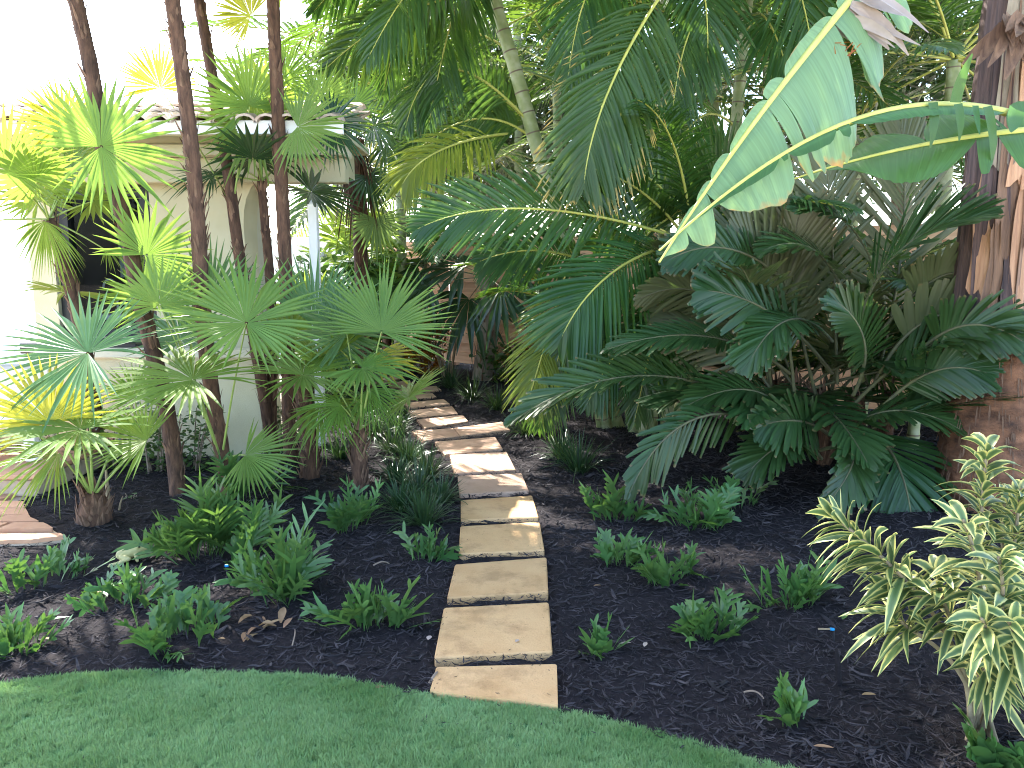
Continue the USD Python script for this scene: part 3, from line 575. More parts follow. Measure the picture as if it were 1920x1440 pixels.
# T9: smaller palm behind T6
g = G(508, 848); t9 = thing('fan_palm', 'short-crowned fan palm tucked between the two rightmost tall trunks', 'palm', (*g[:2], 0)); d = 6.2
C = spline(down([P(510, 700, d), P(507, 540, d), P(499, 440, d), P(490, 340, d)], 508, 848), 40); fibrous(t9, C, np.linspace(.045, .032, 40), 29, 90); cr = C[-1]
fan_hero(t9, cr, 478, 238, d - .2, 110, 178, (1, .3), span=280, nseg=36)
fan_hero(t9, cr, 500, 190, d + .1, 110, 80, (1, .2), span=220)
fan_hero(t9, cr, 400, 330, d - .1, 90, 200, (.4, .9), m='dark_fan_leaf', span=200, droop=.35)
crown_fans(t9, cr, 4, .4, 129, .4, -.2, .8, m='dark_fan_leaf')
# T8
g = G(580, 895); t8 = thing('fan_palm', 'young fan palm with mid-height crown left of the path', 'palm', (*g[:2], 0)); d = g[1]
C = spline(down([P(578, 820, d), P(570, 760, d), P(562, 712, d)], 580, 895), 20); fibrous(t8, C, np.linspace(.075, .05, 20), 28, 110); cr = C[-1]
fan_hero(t8, cr, 568, 703, d - .4, 150, 60, (.25, 1), span=320, nseg=40, droop=.1)
fan_hero(t8, cr, 592, 612, d + .1, 165, 35, (1, .25, .25), m='fan_leaf_blue', span=220, nseg=40)
fan_hero(t8, cr, 600, 760, d - .2, 110, 300, (.6, .7), span=200, droop=.3)
crown_fans(t8, cr, 2, .38, 128, .42, .4, 1.0)
# T7
g = G(675, 915); t7 = thing('fan_palm', 'small fan palm on a dark knobbly stem right beside the stepping stones', 'palm', (*g[:2], 0)); d = g[1]
C = spline(down([P(674, 880, d), P(672, 840, d), P(676, 805, d)], 675, 915), 14); fibrous(t7, C, np.linspace(.062, .045, 14), 27, 80); cr = C[-1]
fan_hero(t7, cr, 715, 622, d - .1, 165, 78, (.9, .6), span=230, nseg=48, cup=.3)
fan_hero(t7, cr, 650, 625, d + .2, 130, 120, (.9, .4, .3), m='fan_leaf_blue', span=240)
fan_hero(t7, cr, 680, 690, d - .3, 120, 330, (.3, 1), span=260, droop=.2)
fan_hero(t7, cr, 700, 668, d + .5, 105, -18, (.6, .7), m='fan_leaf_yellow', span=110, nseg=14)
fan_hero(t7, cr, 640, 760, d - .1, 100, 215, (.5, .7), span=180, droop=.3)
fan_hero(t7, cr, 690, 730, d + .1, 90, 300, (.7, .6), span=160, droop=.3)

for q_, c_, n_, sd_, R_, st_ in ((t7, C[-1], 2, 143, .4, .5), (t2, P(150, 610, 5.6), 2, 144, .4, .4)):
    crown_fans(q_, c_, n_, R_, sd_, st_, .35, 1.1)
# dark broad-segment fan palm in front of the fence
g = G(905, 712); dp = thing('dark_fan_palm', 'dark glossy fan palm with drooping broad leaves before the fence', 'palm', (*g[:2], 0)); d = g[1]
C = spline(down([P(912, 660, d), P(918, 590, d), P(912, 520, d)], 905, 712), 16); fibrous(dp, C, np.linspace(.15, .11, 16), 31, 60, 'trunk_pale', 'fibre_base', .2); cr = C[-1]
for (px, py, rp, dg, fc, dr) in [(880, 560, 105, 255, (1, .9), .35), (800, 535, 95, 190, (.5, 1), .45), (780, 500, 95, 170, (.5, 1), .5), (940, 540, 100, 320, (.8, .8), .4), (870, 500, 110, 140, (.6, .9), .35), (960, 480, 110, 20, (.6, .9), .4), (700, 490, 95, 185, (.5, 1), .5)]:
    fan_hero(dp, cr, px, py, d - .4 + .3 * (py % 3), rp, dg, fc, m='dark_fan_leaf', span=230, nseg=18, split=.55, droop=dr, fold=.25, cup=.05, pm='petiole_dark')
# small lit fan palms in the background left of the path
for k, (px, py, yb, lab) in enumerate([(590, 700, 9.0, 'sunlit fan palm seen through the arched opening'), (680, 560, 10.5, 'pale green fan palm in the light behind the path end'), (720, 640, 11.0, 'low bright fan palm at the far end of the path')]):
    c0 = P(px, py - 60, yb); q = thing('background_fan_palm', lab, 'palm', (c0[0], yb, 0))
    fibrous(q, spline([[c0[0], yb, -.05], [c0[0] + .03, yb, c0[2] * .5], c0], 12), .06, 200 + k, 30)
    crown_fans(q, c0, 13, .5, 210 + k, .5, -.4, 1.2, m='fan_leaf', nseg=22)

# ------------------------------------------------------------------ feather palms
def pinnate(ctrl, n=42, ll=.42, lw=.014, ang=(62, 22), droop=.30, vee=.35, start=.16, up=Z, rng=None, prof=LANCE, taper=(.55, .35), fold=.25, curl=0.0, jag=0.0, ts=None):
    rng = rng or rngof(5); s = np.linspace(start, .995, n); m = 160; C = bez(ctrl, m); T = unit(np.gradient(C, axis=0)); idx = s * (m - 1); i = np.clip(idx.astype(int), 0, m - 2); u = (idx - i)[:, None]
    p = C[i] * (1 - u) + C[i + 1] * u; tt = T[i]; up = np.asarray(up, float); B = unit(np.cross(tt, up)); Nf = np.cross(B, tt)
    q = (s - start) / (1 - start); a = np.radians(ang[0] + (ang[1] - ang[0]) * q); L = ll * (taper[0] + (1 - taper[0]) * np.sin(np.pi * np.clip(q * .9 + .12, 0, 1)) ** .8) * (1 - (1 - taper[1]) * np.clip((q - .6) / .4, 0, 1) ** 2)
    out = []
    for sd in (-1, 1):
        aa = a + rng.normal(0, .05, n); ve = vee + rng.normal(0, .09, n)
        D = np.cos(aa)[:, None] * tt + np.sin(aa)[:, None] * (sd * B * np.cos(ve)[:, None] + Nf * np.sin(ve)[:, None])
        N = Nf * np.cos(ve)[:, None] - sd * B * np.sin(ve)[:, None]
        out.append(ribbons(p, D, N, L * rng.uniform(.9, 1.08, n) * (1 - jag * rng.random(n)), lw * rng.uniform(.85, 1.1, n), prof, droop=droop * rng.uniform(.55, 1.5, n), fold=fold, curl=curl, ts=ts))
    return cat(out)
def add_frond(palm, ctrl, mleaf='areca_leaf', mr='petiole_yellow', rr=.011, **kw):
    fr = obj('frond', pinnate(ctrl, **kw), mleaf, palm)
    obj('frond_stalk', tube(bez(ctrl, 18), np.linspace(rr * 1.3, rr * .3, 18), 5), mr, fr, smooth=True)
def hero(palm, pts, **kw):             # three places (px, py, distance) that the stalk passes
    a, m, b_ = [P(*p) for p in pts]; add_frond(palm, through(a, m, b_), **kw)
def stemmed(palm, C, rad, m='ringed_stem'):
    C = np.asarray(C); n = 90; D = spline(C, n); s = np.r_[0, np.cumsum(np.linalg.norm(np.diff(D, axis=0), axis=1))]
    fr = (s * 5.6) % 1; rr = np.linspace(rad, rad * .85, n) * (1 + .09 * np.exp(-(np.minimum(fr, 1 - fr) / .10) ** 2))
    obj('stem', tube(D, rr, 12), m, palm, smooth=True); return D[-1]
def crown(palm, c, count, L, seed, lo=.15, hi=1.35, sag=.55, lean=None, sectors=None, **kw):
    r = rngof(seed)
    for k in range(count):
        az = (k * 2.399 + r.uniform(-.3, .3)) if sectors is None else r.uniform(*sectors); el = lo + (hi - lo) * (k + .5) / count + r.normal(0, .08); l = L * r.uniform(.82, 1.12)
        d = np.array([math.cos(az) * math.cos(el), math.sin(az) * math.cos(el), math.sin(el)]); h = unit(np.array([d[0], d[1], 0]))
        a = c + d * .04; m = a + d * l * .55; e = m + unit(d * .75 + h * .5 - Z * sag * 1.3) * l * .55
        kw2 = dict(kw); add_frond(palm, [a, m, e], rng=r, **kw2)

g = G(1175, 815); ar = thing('areca_palm', 'large clumping areca palm with ringed yellow-green stems right of the path', 'palm', (*g[:2], 0))
yb = 7.1
bs = lambda px, py=812: np.array([*G(px, py)[:2], -.03])
tops = []
tops.append(stemmed(ar, [bs(1160, 800), P(1112, 640, yb), P(1062, 450, yb), P(1008, 280, yb), P(960, 110, yb), P(930, 10, yb), P(918, -60, yb)], .068))
tops.append(stemmed(ar, [bs(1222, 815), P(1232, 600, yb), P(1248, 350, yb), P(1240, 150, yb), P(1235, -40, yb)], .058))
tops.append(stemmed(ar, [bs(1262, 820), P(1320, 560, 7.3), P(1378, 250, 7.4), P(1395, 60, 7.4), P(1410, -60, 7.4)], .06))
tops.append(stemmed(ar, [bs(1190, 812), P(1165, 680, 6.9), P(1140, 540, 6.7)], .05))
tops.append(stemmed(ar, [bs(1245, 818), P(1270, 650, 6.7), P(1300, 470, 6.5)], .05))
tops.append(stemmed(ar, [bs(1140, 802), P(1110, 700, 7.0), P(1085, 610, 7.0)], .05))
stemmed(ar, [bs(1205, 818), P(1200, 720, 6.9), P(1196, 640, 6.9)], .042); stemmed(ar, [bs(1128, 800), P(1118, 740, 7.1), P(1104, 660, 7.2)], .046)
crown(ar, tops[0], 15, 2.3, 301, lo=-.15)
crown(ar, tops[1], 14, 2.3, 302, lo=-.15); crown(ar, tops[2], 13, 2.3, 303, lo=-.1)
crown(ar, tops[3], 8, 1.7, 304, lo=.3); crown(ar, tops[4], 8, 1.8, 305, lo=.3); crown(ar, tops[5], 4, 1.3, 306, lo=.3, sectors=(1.2, 3.6))
crown(ar, tops[0], 13, 3.0, 307, lo=.2, hi=.8, sag=.3, sectors=(-2.2, -.9)); crown(ar, tops[1], 13, 3.0, 308, lo=.2, hi=.8, sag=.3, sectors=(-2.3, -1.2))
CF = np.array([0, -1, .45])
hero(ar, [(1300, 455, 6.3), (1010, 392, 5.7), (782, 430, 5.6)], n=52, ll=.50, lw=.016, up=CF, vee=.1, droop=.12)
hero(ar, [(1275, -60, 6.0), (1150, 150, 5.6), (1095, 345, 5.5)], n=50, ll=.55, lw=.016, up=CF, vee=-.1, droop=.25, mleaf='areca_leaf_dry')
hero(ar, [(1290, 455, 6.3), (1150, 510, 5.5), (1050, 640, 5.3)], n=44, ll=.56, lw=.017, up=CF, vee=-.1, droop=.18)
hero(ar, [(1060, 520, 6.6), (1030, 620, 6.1), (985, 770, 5.9)], n=46, ll=.42, lw=.011, up=CF, vee=-.2, droop=.2, mleaf='areca_leaf_lime')
hero(ar, [(930, -10, 7.1), (770, 20, 6.6), (610, 130, 6.4)], n=50, ll=.5, up=CF, vee=.1, droop=.3)
hero(ar, [(1010, 250, 7.1), (850, 130, 6.9), (760, 240, 6.8)], n=46, ll=.46, up=CF, vee=0, droop=.35)
hero(ar, [(1010, 270, 7.2), (880, 225, 7.0), (740, 330, 7.0)], n=46, ll=.46, up=CF, vee=0, droop=.3)
hero(ar, [(1230, -30, 7.1), (1160, 60, 6.7), (1090, 250, 6.5)], n=44, ll=.5, up=CF, vee=-.1, droop=.35)
hero(ar, [(1400, -60, 7.3), (1310, 20, 6.4), (1260, 220, 6.0)], n=44, ll=.5, up=CF, vee=-.1, droop=.3)
hero(ar, [(1300, 455, 6.4), (1340, 330, 6.2), (1440, 270, 6.0)], n=44, ll=.46, up=CF, vee=.1, droop=.2)
hero(ar, [(960, 250, 7.1), (830, 280, 6.5), (755, 345, 6.3)], n=36, ll=.42, up=CF, vee=0, droop=.5, mleaf='areca_leaf_lime')
for a_ in [[(1190, 600, 6.8), (1090, 630, 6.3), (1010, 750, 6.1)], [(1250, 640, 6.7), (1180, 640, 6.1), (1100, 760, 5.9)], [(1210, 560, 6.7), (1120, 550, 6.2), (1040, 690, 6.0)], [(1250, 600, 6.7), (1230, 620, 6.1), (1190, 790, 5.9)], [(1120, 500, 6.8), (1010, 470, 6.5), (900, 490, 6.4)]]:
    hero(ar, a_, n=44, ll=.42, lw=.014, up=CF, vee=0, droop=.22, rng=rngof(int(a_[1][0])))
hero(ar, [(1140, 540, 6.7), (1060, 640, 6.2), (1010, 800, 6.1)], n=40, ll=.4, up=CF, vee=-.1, droop=.3)

for a_ in [[(915, -50, 7.1), (820, -70, 6.3), (690, 110, 6.0)], [(1235, -40, 7), (1130, -60, 6.3), (1065, 150, 6.1)], [(1410, -60, 7.3), (1480, -60, 6.5), (1530, 150, 6.2)], [(1240, -30, 7), (1310, -50, 6.4), (1325, 170, 6.2)],
          [(1010, 270, 7.3), (930, 180, 7.2), (830, 200, 7.2)], [(905, -60, 7.2), (740, -80, 6.9), (590, 20, 6.7)], [(915, -60, 7.1), (860, 0, 6.9), (805, 230, 6.8)], [(915, -60, 7.1), (800, -40, 6.9), (720, 170, 6.7)], [(1010, 280, 7.3), (900, 150, 7.6), (700, 190, 7.8)], [(960, 100, 7.3), (860, 55, 7.5), (715, 60, 7.6)], [(1240, 200, 7.1), (1180, 180, 6.6), (1130, 380, 6.3)], [(1380, 240, 7.4), (1300, 230, 6.8), (1230, 400, 6.5)], [(1400, 60, 7.4), (1440, 40, 6.6), (1500, 220, 6.4)], [(1300, 460, 6.6), (1210, 330, 6.4), (1060, 330, 6.3)], [(1300, 460, 6.6), (1390, 400, 6.1), (1420, 560, 5.9)], [(1300, 460, 6.6), (1240, 560, 6.2), (1210, 720, 6.1)]]:
    hero(ar, a_, n=44, ll=.5, lw=.015, up=CF, vee=0, droop=.3, rng=rngof(int(a_[2][0])))
# hanging dark fan palm
x_ = X(684, 8.4); hp = thing('fan_palm', 'dark fan palm with hanging dead leaves left of the path in the distance', 'palm', (x_, 8.4, 0)); cr = P(668, 262, 8.3)
fibrous(hp, spline([[x_, 8.5, -.05], [x_ - .02, 8.5, 1.4], cr], 40), .075, 35, 90)
for (px, py, rp, dg, fc, dr, m_) in [(640, 232, 75, 190, (.7, .8), .45, 'dark_fan_leaf'), (700, 235, 80, 10, (.7, .8), .4, 'dark_fan_leaf'), (665, 200, 80, 90, (1, .3), .1, 'dark_fan_leaf'), (610, 262, 70, 215, (.8, .6), .4, 'dark_fan_leaf'), (725, 268, 75, 330, (.8, .6), .4, 'dark_fan_leaf'), (705, 410, 75, 275, (1, .2), .05, 'fan_leaf_blue'), (690, 330, 70, 300, (.8, .5, .4), .2, 'dark_fan_leaf')]:
    fan_hero(hp, cr, px, py, 8.2 + .1 * (px % 3), rp, dg, fc, m=m_, span=220, nseg=24, droop=dr, pm='petiole_dark')
r = rngof(36); nd = 90; a = r.uniform(0, 6.3, nd); o = np.stack([np.cos(a), np.sin(a), np.zeros(nd)], 1)
obj('dead_leaves', ribbons(cr + o * .08 - Z * r.uniform(0, .3, nd)[:, None], o * .35 - Z, o, r.uniform(.3, .85, nd), .010, [.5, 1, .8, .1], ts=[0, .3, .7, 1], droop=.2), 'fibre_trunk', hp, kind='stuff')
# feather palms behind
bg = [(860, 13.6, 3.8, 'dense feather palm behind the fence left of the leaning ringed stem'), (1030, 11.2, 4.2, 'dark feather palm filling the gap behind the leaning ringed stem'), (1190, 9.6, 3.4, 'feather palm directly behind the areca clump'),
      (1400, 9.4, 3.9, 'feather palm behind the pale upright stem'), (1560, 8.6, 3.0, 'feather palm behind the torn banana leaf'), (1720, 7.6, 3.4, 'dark feather palm left of the sheathed trunk'),
      (1500, 10.8, 5.4, 'tall feather palm at the top behind the torn banana leaf'), (700, 11.6, 3.0, 'sunlit feather palm beyond the arched opening'), (1260, 12.2, 5.6, 'tallest feather palm behind the areca clump'), (960, 12.6, 5.8, 'tall far feather palm above the path end'), (1850, 9.0, 5.0, 'feather palm behind the sheathed trunk'), (745, 10.6, 3.9, 'dark feather palm above the far end of the path'), (1300, 9.0, 5.0, 'high feather palm between the areca stems')]
for k, (px, y, h, lab) in enumerate(bg):
    x = X(px, y); q = thing('feather_palm', lab, 'palm', (x, y, 0)); tp = stemmed(q, [[x, y, -.05], [x + .1, y, h * .5], [x + .05, y - .1, h]], .07)
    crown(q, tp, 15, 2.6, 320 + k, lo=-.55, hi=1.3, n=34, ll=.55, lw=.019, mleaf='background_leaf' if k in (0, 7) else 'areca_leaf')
# second, low crowns to close the understorey
for k, (px, y, h, lab) in enumerate([(1380, 7.4, 1.0, 'young feather palm in the shade between the areca and sugar palms'), (1620, 6.8, 1.2, 'young dark feather palm under the banana leaf'), (800, 12.0, 1.7, 'young sunlit feather palm at the path end'), (1480, 6.9, .7, 'young feather palm hidden behind the sugar palm'), (1720, 6.3, .8, 'low feather palm beside the rusty trunk base')]):
    x = X(px, y); q = thing('feather_palm', lab, 'palm', (x, y, 0)); tp = stemmed(q, [[x, y, -.05], [x, y, h * .5], [x, y, h]], .05)
    crown(q, tp, 11, 1.5, 340 + k, lo=-.2, hi=1.3, n=30, ll=.45, lw=.017, mleaf='background_leaf' if k == 3 else 'areca_leaf')

# sugar palm thicket (jagged blunt leaflets)
g = G(1560, 900); sp_ = thing('sugar_palm', 'dark low sugar palm thicket with jagged leaflets and olive undersides', 'palm', (*g[:2], 0)); yb = g[1]
for k, (px, py) in enumerate([(1540, 880), (1600, 890), (1480, 870), (1650, 880), (1440, 850)]):
    q = G(px, py); fibrous(sp_, spline([[q[0], q[1], -.03], [q[0] + .02, q[1], .25], [q[0] + .03 * (k - 2), q[1], .6]], 14), .055, 400 + k, 50, blen=.16)
SK = dict(mleaf='sugar_palm_leaf', mr='petiole_dark', prof=BLUNT, n=33, lw=.0165, fold=.15, ang=(58, 14), jag=.22, start=.3)
def sh_(pts, **kw): hero(sp_, pts, **{**SK, **kw})
sh_([(1590, 790, 5.2), (1672, 850, 4.8), (1712, 1000, 4.5)], ll=.52, up=CF, vee=-.1, droop=.12)
sh_([(1560, 820, 5.3), (1500, 790, 4.9), (1425, 800, 4.7)], ll=.34, up=CF, droop=.15)
sh_([(1560, 700, 5.3), (1450, 590, 4.8), (1320, 545, 4.6)], ll=.42, up=CF, vee=.0, droop=.12)
sh_([(1470, 800, 5.5), (1230, 705, 5.0), (960, 790, 4.7)], ll=.40, up=np.array([0, -.4, 1]), vee=.35, droop=.1, n=34, lw=.018)
sh_([(1500, 830, 5.2), (1320, 780, 4.7), (1180, 925, 4.4)], ll=.26, up=CF, vee=-.4, droop=.3, n=24)
sh_([(1490, 760, 5.5), (1460, 560, 5.3), (1385, 440, 5.2)], ll=.55, up=-CF, vee=.1, droop=.05)
sh_([(1530, 740, 5.6), (1490, 540, 5.4), (1500, 400, 5.3)], ll=.55, up=np.array([.3, 1, -.3]), vee=.1, droop=.05)
sh_([(1600, 760, 5.2), (1740, 650, 4.8), (1920, 610, 4.5)], ll=.42, up=np.array([0, -.6, 1]), vee=.4, droop=.15)
sh_([(1590, 820, 5.2), (1740, 770, 4.8), (1880, 745, 4.6)], ll=.38, up=np.array([0, -.5, 1]), vee=.5, droop=.05)
sh_([(1600, 700, 5.4), (1660, 500, 4.9), (1850, 405, 4.5)], ll=.5, up=np.array([-.2, -.6, 1]), vee=.2, droop=.08)
sh_([(1570, 720, 5.6), (1560, 450, 5.5), (1545, 250, 5.5)], ll=.5, up=np.array([0, 1, 0.1]), vee=.1, droop=.03)
sh_([(1640, 720, 5.6), (1690, 470, 5.5), (1690, 240, 5.5)], ll=.6, up=np.array([0, 1, 0.1]), vee=.1, droop=.03)
sh_([(1450, 760, 5.8), (1420, 560, 5.7), (1412, 360, 5.7)], ll=.55, up=np.array([0, 1, 0.1]), vee=.1, droop=.06)
sh_([(1650, 700, 5.1), (1740, 600, 4.9), (1875, 590, 4.8)], ll=.36, up=np.array([0, 1, .2]), vee=.2, droop=.02, n=20, lw=.027)
sh_([(1480, 800, 5.6), (1370, 640, 5.6), (1230, 600, 5.5)], ll=.5, up=np.array([0, .7, -.3]), vee=.0, droop=.15)
sh_([(1520, 850, 5.0), (1600, 850, 4.6), (1540, 960, 4.4)], ll=.25, up=CF, droop=.2)
sh_([(1420, 800, 5.9), (1330, 560, 5.9), (1290, 520, 5.9)], ll=.5, up=CF)
for a_ in [[(1480, 700, 5.4), (1330, 632, 5.0), (1140, 655, 4.9)], [(1500, 560, 5.4), (1380, 470, 5.1), (1250, 490, 5.0)], [(1600, 620, 5.4), (1540, 480, 5.1), (1430, 470, 5.0)], [(1660, 580, 5.4), (1600, 430, 5.2), (1490, 390, 5.1)], [(1640, 640, 5.2), (1760, 520, 4.9), (1850, 545, 4.8)], [(1690, 700, 5.0), (1800, 612, 4.6), (1930, 650, 4.4)],
           [(1560, 840, 5.2), (1660, 772, 4.8), (1800, 805, 4.6)], [(1500, 820, 5.3), (1420, 735, 5.0), (1290, 760, 4.9)], [(1540, 860, 5.1), (1480, 830, 4.8), (1400, 890, 4.7)], [(1450, 700, 5.6), (1340, 560, 5.4), (1200, 560, 5.3)], [(1560, 640, 5.2), (1480, 600, 4.7), (1400, 690, 4.5)], [(1600, 740, 5.1), (1620, 640, 4.7), (1560, 560, 4.6)], [(1640, 780, 5.0), (1740, 700, 4.7), (1850, 700, 4.5)]]:
    k_ = int(a_[1][0]); sh_(a_, ll=.30 + .12 * (k_ % 5) / 4, up=[CF, np.array([0, -.5, 1]), np.array([.2, .9, .3])][k_ % 3], vee=.15, droop=.14, n=38, lw=.014, rng=rngof(k_))
r = rngof(410)
for k in range(26):
    az = r.uniform(2.4, 7.2); el = r.uniform(.2, 1.35); l = r.uniform(1.0, 1.7); o = np.array([G(1540, 890)[0] + r.uniform(-.5, .5), 5.75 + r.uniform(-.1, .5), .5])
    dd = np.array([math.cos(az) * math.cos(el), math.sin(az) * math.cos(el), math.sin(el)]); e = o + dd * l * .6 + unit(dd * .8 + [0, 0, -.5]) * l * .5
    add_frond(sp_, [o, o + dd * l * .6, e], ll=r.uniform(.38, .55), droop=.15, rng=r, **SK)

# ------------------------------------------------------------------ banana plant at the right
YB = 4.75; tx = X(1852, YB)
bp = thing('banana_plant', 'huge banana-like plant with peeling brown trunk and torn leaves at right', 'banana plant', (tx, YB, 0))
zb = np.linspace(-.05, Zp(640, YB), 40); rb = .27 + .015 * np.sin(zb * 30) ** 2
low = tube(np.stack([tx + .04 * np.cos(zb), np.full(40, YB), zb], 1), rb, 40, rough=.10, seed=3); obj('trunk', low, 'trunk_rust', bp, smooth=True)
r = rngof(51); nf = 260; a = r.uniform(math.pi, 2 * math.pi, nf); zz = r.uniform(.02, Zp(640, YB), nf); o = np.stack([np.cos(a), np.sin(a), np.zeros(nf)], 1)
obj('trunk_fibres', ribbons(np.stack([tx + .27 * np.cos(a), YB + .27 * np.sin(a), zz], 1), o * .25 - Z, o, r.uniform(.04, .14, nf), r.uniform(.002, .006, nf), [.7, 1, .2], ts=[0, .5, 1], fold=.3), 'fibre_base', bp, kind='stuff')
ux = X(1838, YB)
core = tube(np.stack([np.full(30, ux), np.full(30, YB + .05), np.linspace(Zp(660, YB), 3.3, 30)], 1), np.linspace(.185, .135, 30), 24, rough=.08, seed=8); obj('inner_trunk', core, 'sheath_dark', bp, smooth=True)
r = rngof(53)
for k, (a0, z0, z1, w0, mt) in enumerate([(-2.5, .95, 3.3, .10, 'sheath_dark'), (-.55, .9, 3.3, .10, 'sheath_dark'), (-2.1, .95, 2.9, .09, 'sheath_dark'), (-1.6, .96, 3.2, .09, 'sheath'), (-2.3, 1.35, 2.15, .06, 'sheath_pale'), (-1.95, 2.1, 3.4, .06, 'trunk_pale'), (-1.75, .97, 2.2, .06, 'sheath'), (-1.0, 1.0, 2.9, .07, 'sheath'),
        (-1.35, 2.0, 3.3, .085, 'sheath_pale'), (-1.3, 1.0, 2.05, .072, 'sheath_pale'), (-.85, 1.6, 3.3, .06, 'sheath_pale'), (-1.95, 1.05, 1.75, .05, 'sheath'), (-1.62, 1.05, 1.55, .04, 'sheath_dark')]):
    rad = .190 - .018 * max(0, (z0 - 1)) + .0045 * k; na, nz = 9, 16; aa, tt = np.meshgrid(np.linspace(-1, 1, na), np.linspace(0, 1, nz), indexing='ij')
    wv = w0 / rad * (1 - .55 * tt ** 2.2) * (.82 + .3 * meshkit.noise(np.stack([aa * 0, tt * 5, tt * 0 + k], -1), k)); ang = a0 + aa * wv + .10 * (meshkit.noise(np.stack([tt * 3, tt * 0 + k, tt * 0], -1), 7) - .5)
    rr_ = rad - .03 * tt + .022 * np.abs(aa) ** 4 * meshkit.noise(np.stack([aa * 2, tt * 4, tt * 0 + k], -1), 3) + .010 * (meshkit.noise(np.stack([ang * 16, tt * 2.5, tt * 0 + k], -1), 5) - .5) + .05 * np.clip(.12 - tt, 0, 1) * (k % 3 == 0)
    top_ = z1 + .06 * (meshkit.noise(np.stack([aa * 4, tt * 0, tt * 0 + k], -1), 9) - .5); low_ = z0 + .10 * (meshkit.noise(np.stack([aa * 3, tt * 0, tt * 0 + k], -1), 2) - .5)
    vv = np.stack([ux + rr_ * np.cos(ang), YB + .05 + rr_ * np.sin(ang), low_ + (top_ - low_) * tt], -1).reshape(-1, 3); ii, jj = np.meshgrid(np.arange(na - 1), np.arange(nz - 1), indexing='ij'); b0 = ii * nz + jj
    f = np.stack([b0, b0 + nz, b0 + nz + 1, b0 + 1], -1).reshape(-1, 4); f = np.vstack([f[:, [0, 1, 2]], f[:, [0, 2, 3]]]); vi = vv - np.stack([np.cos(ang), np.sin(ang), 0 * ang], -1).reshape(-1, 3) * .008
    obj('sheath', cat([(vv, f), (vi, f[:, ::-1])]), mt, bp, smooth=True)
# curled dry sheath flap in the top right corner
c0 = P(1905, 40, 4.4); r = rngof(52); nfl = 16
obj('dry_flap', ribbons(c0 + r.normal(0, .04, (nfl, 3)) + RT * .02, np.stack([r.uniform(-.7, .3, nfl), r.uniform(-.5, .1, nfl), r.uniform(-1, -.4, nfl)], 1), [0, -1, .2], r.uniform(.12, .32, nfl), r.uniform(.02, .05, nfl), [.8, 1, .9, .6, .1], fold=.5, curl=r.uniform(-.4, .3, nfl)), 'sheath', bp, smooth=True)

def banana(palm, ctrl, wl, wr, up, m, seed, tears=14, droopl=.1, droopr=.3, stalk=None, n=70, edge=.12, taper=.35, tipk=3.0):
    """leaf blade of torn strips on both sides of a thick midrib; wl, wr half widths left and right"""
    r = rngof(seed); N = n; C = bez(ctrl, N + 1); T = unit(np.gradient(C, axis=0)); B = unit(np.cross(T, up)); Nf = np.cross(B, T); s = np.linspace(0, 1, N + 1)
    shape = np.maximum(np.sin(np.pi * np.clip(.06 + .94 * s, 0, 1) ** .75), 0) ** taper
    shape = np.minimum(shape, 1) * np.clip((1 - s) * tipk, 0, 1) ** .7
    out = []
    for sd, w, dr in ((-1, wl, droopl), (1, wr, droopr)):
        cuts = np.sort(r.choice(np.arange(2, N - 2), min(tears, N - 5), replace=False)); groups = np.split(np.arange(N + 1), cuts)
        for gi, gidx in enumerate(groups):
            idx = np.r_[gidx, gidx[-1] + 1] if gidx[-1] < N else gidx
            if len(idx) < 2: continue
            k = 9; u = np.linspace(0, 1, k); drg = dr * r.uniform(.4, 1.7); fwd = r.uniform(.1, .45); lnv = 1 - edge * r.random(); sh0 = r.normal(0, .06)
            rows = []
            for q, ii in enumerate(idx):
                wloc = w * shape[ii] * lnv * (1 - .05 * r.random()) * (1 - .22 * abs(2 * (q / max(len(idx) - 1, 1) - .5)) ** 3); d = sd * B[ii] + T[ii] * fwd; loc = (q / max(len(idx) - 1, 1) - .5)
                gap = (1 - .16 * u * abs(loc) * 2)
                L = (u * wloc)[:, None]
                pts = C[ii] + L * d + (T[ii] * (-loc) * .012 * len(idx) * (u ** 2)[:, None] * .5) + Nf[ii] * (.22 * u * (1 - u) * wloc)[:, None] - Z * (drg * wloc * u ** 2)[:, None] + Nf[ii] * (sh0 * wloc * u ** 1.5)[:, None] + Nf[ii] * (.0018 * math.sin(ii * 2.2) * u)[:, None]
                rows.append(pts)
            rows = np.array(rows); na = len(rows); vv = rows.reshape(-1, 3); i, j = np.meshgrid(np.arange(na - 1), np.arange(k - 1), indexing='ij'); b0 = i * k + j
            f = np.stack([b0, b0 + 1, b0 + k + 1, b0 + k], -1).reshape(-1, 4); f = f if sd > 0 else f[:, ::-1]
            out.append((vv, np.vstack([f[:, [0, 1, 2]], f[:, [0, 2, 3]]]), np.stack([np.repeat(s[idx], k), np.tile(u, na)], 1)))
    lf = obj('leaf', cat(out), m, palm, smooth=True)
    rib = C if stalk is None else np.vstack([spline(stalk + [C[0]], 14)[:-1], C]); L_ = len(rib)
    obj('midrib', tube(rib, np.linspace(.020, .003, L_) if stalk is None else np.r_[np.full(13, .024), np.linspace(.02, .004, N + 1)], 6), 'petiole_yellow', lf, smooth=True)
r = rngof(55); q0 = P(1600, 10, 3.45); nt = 11
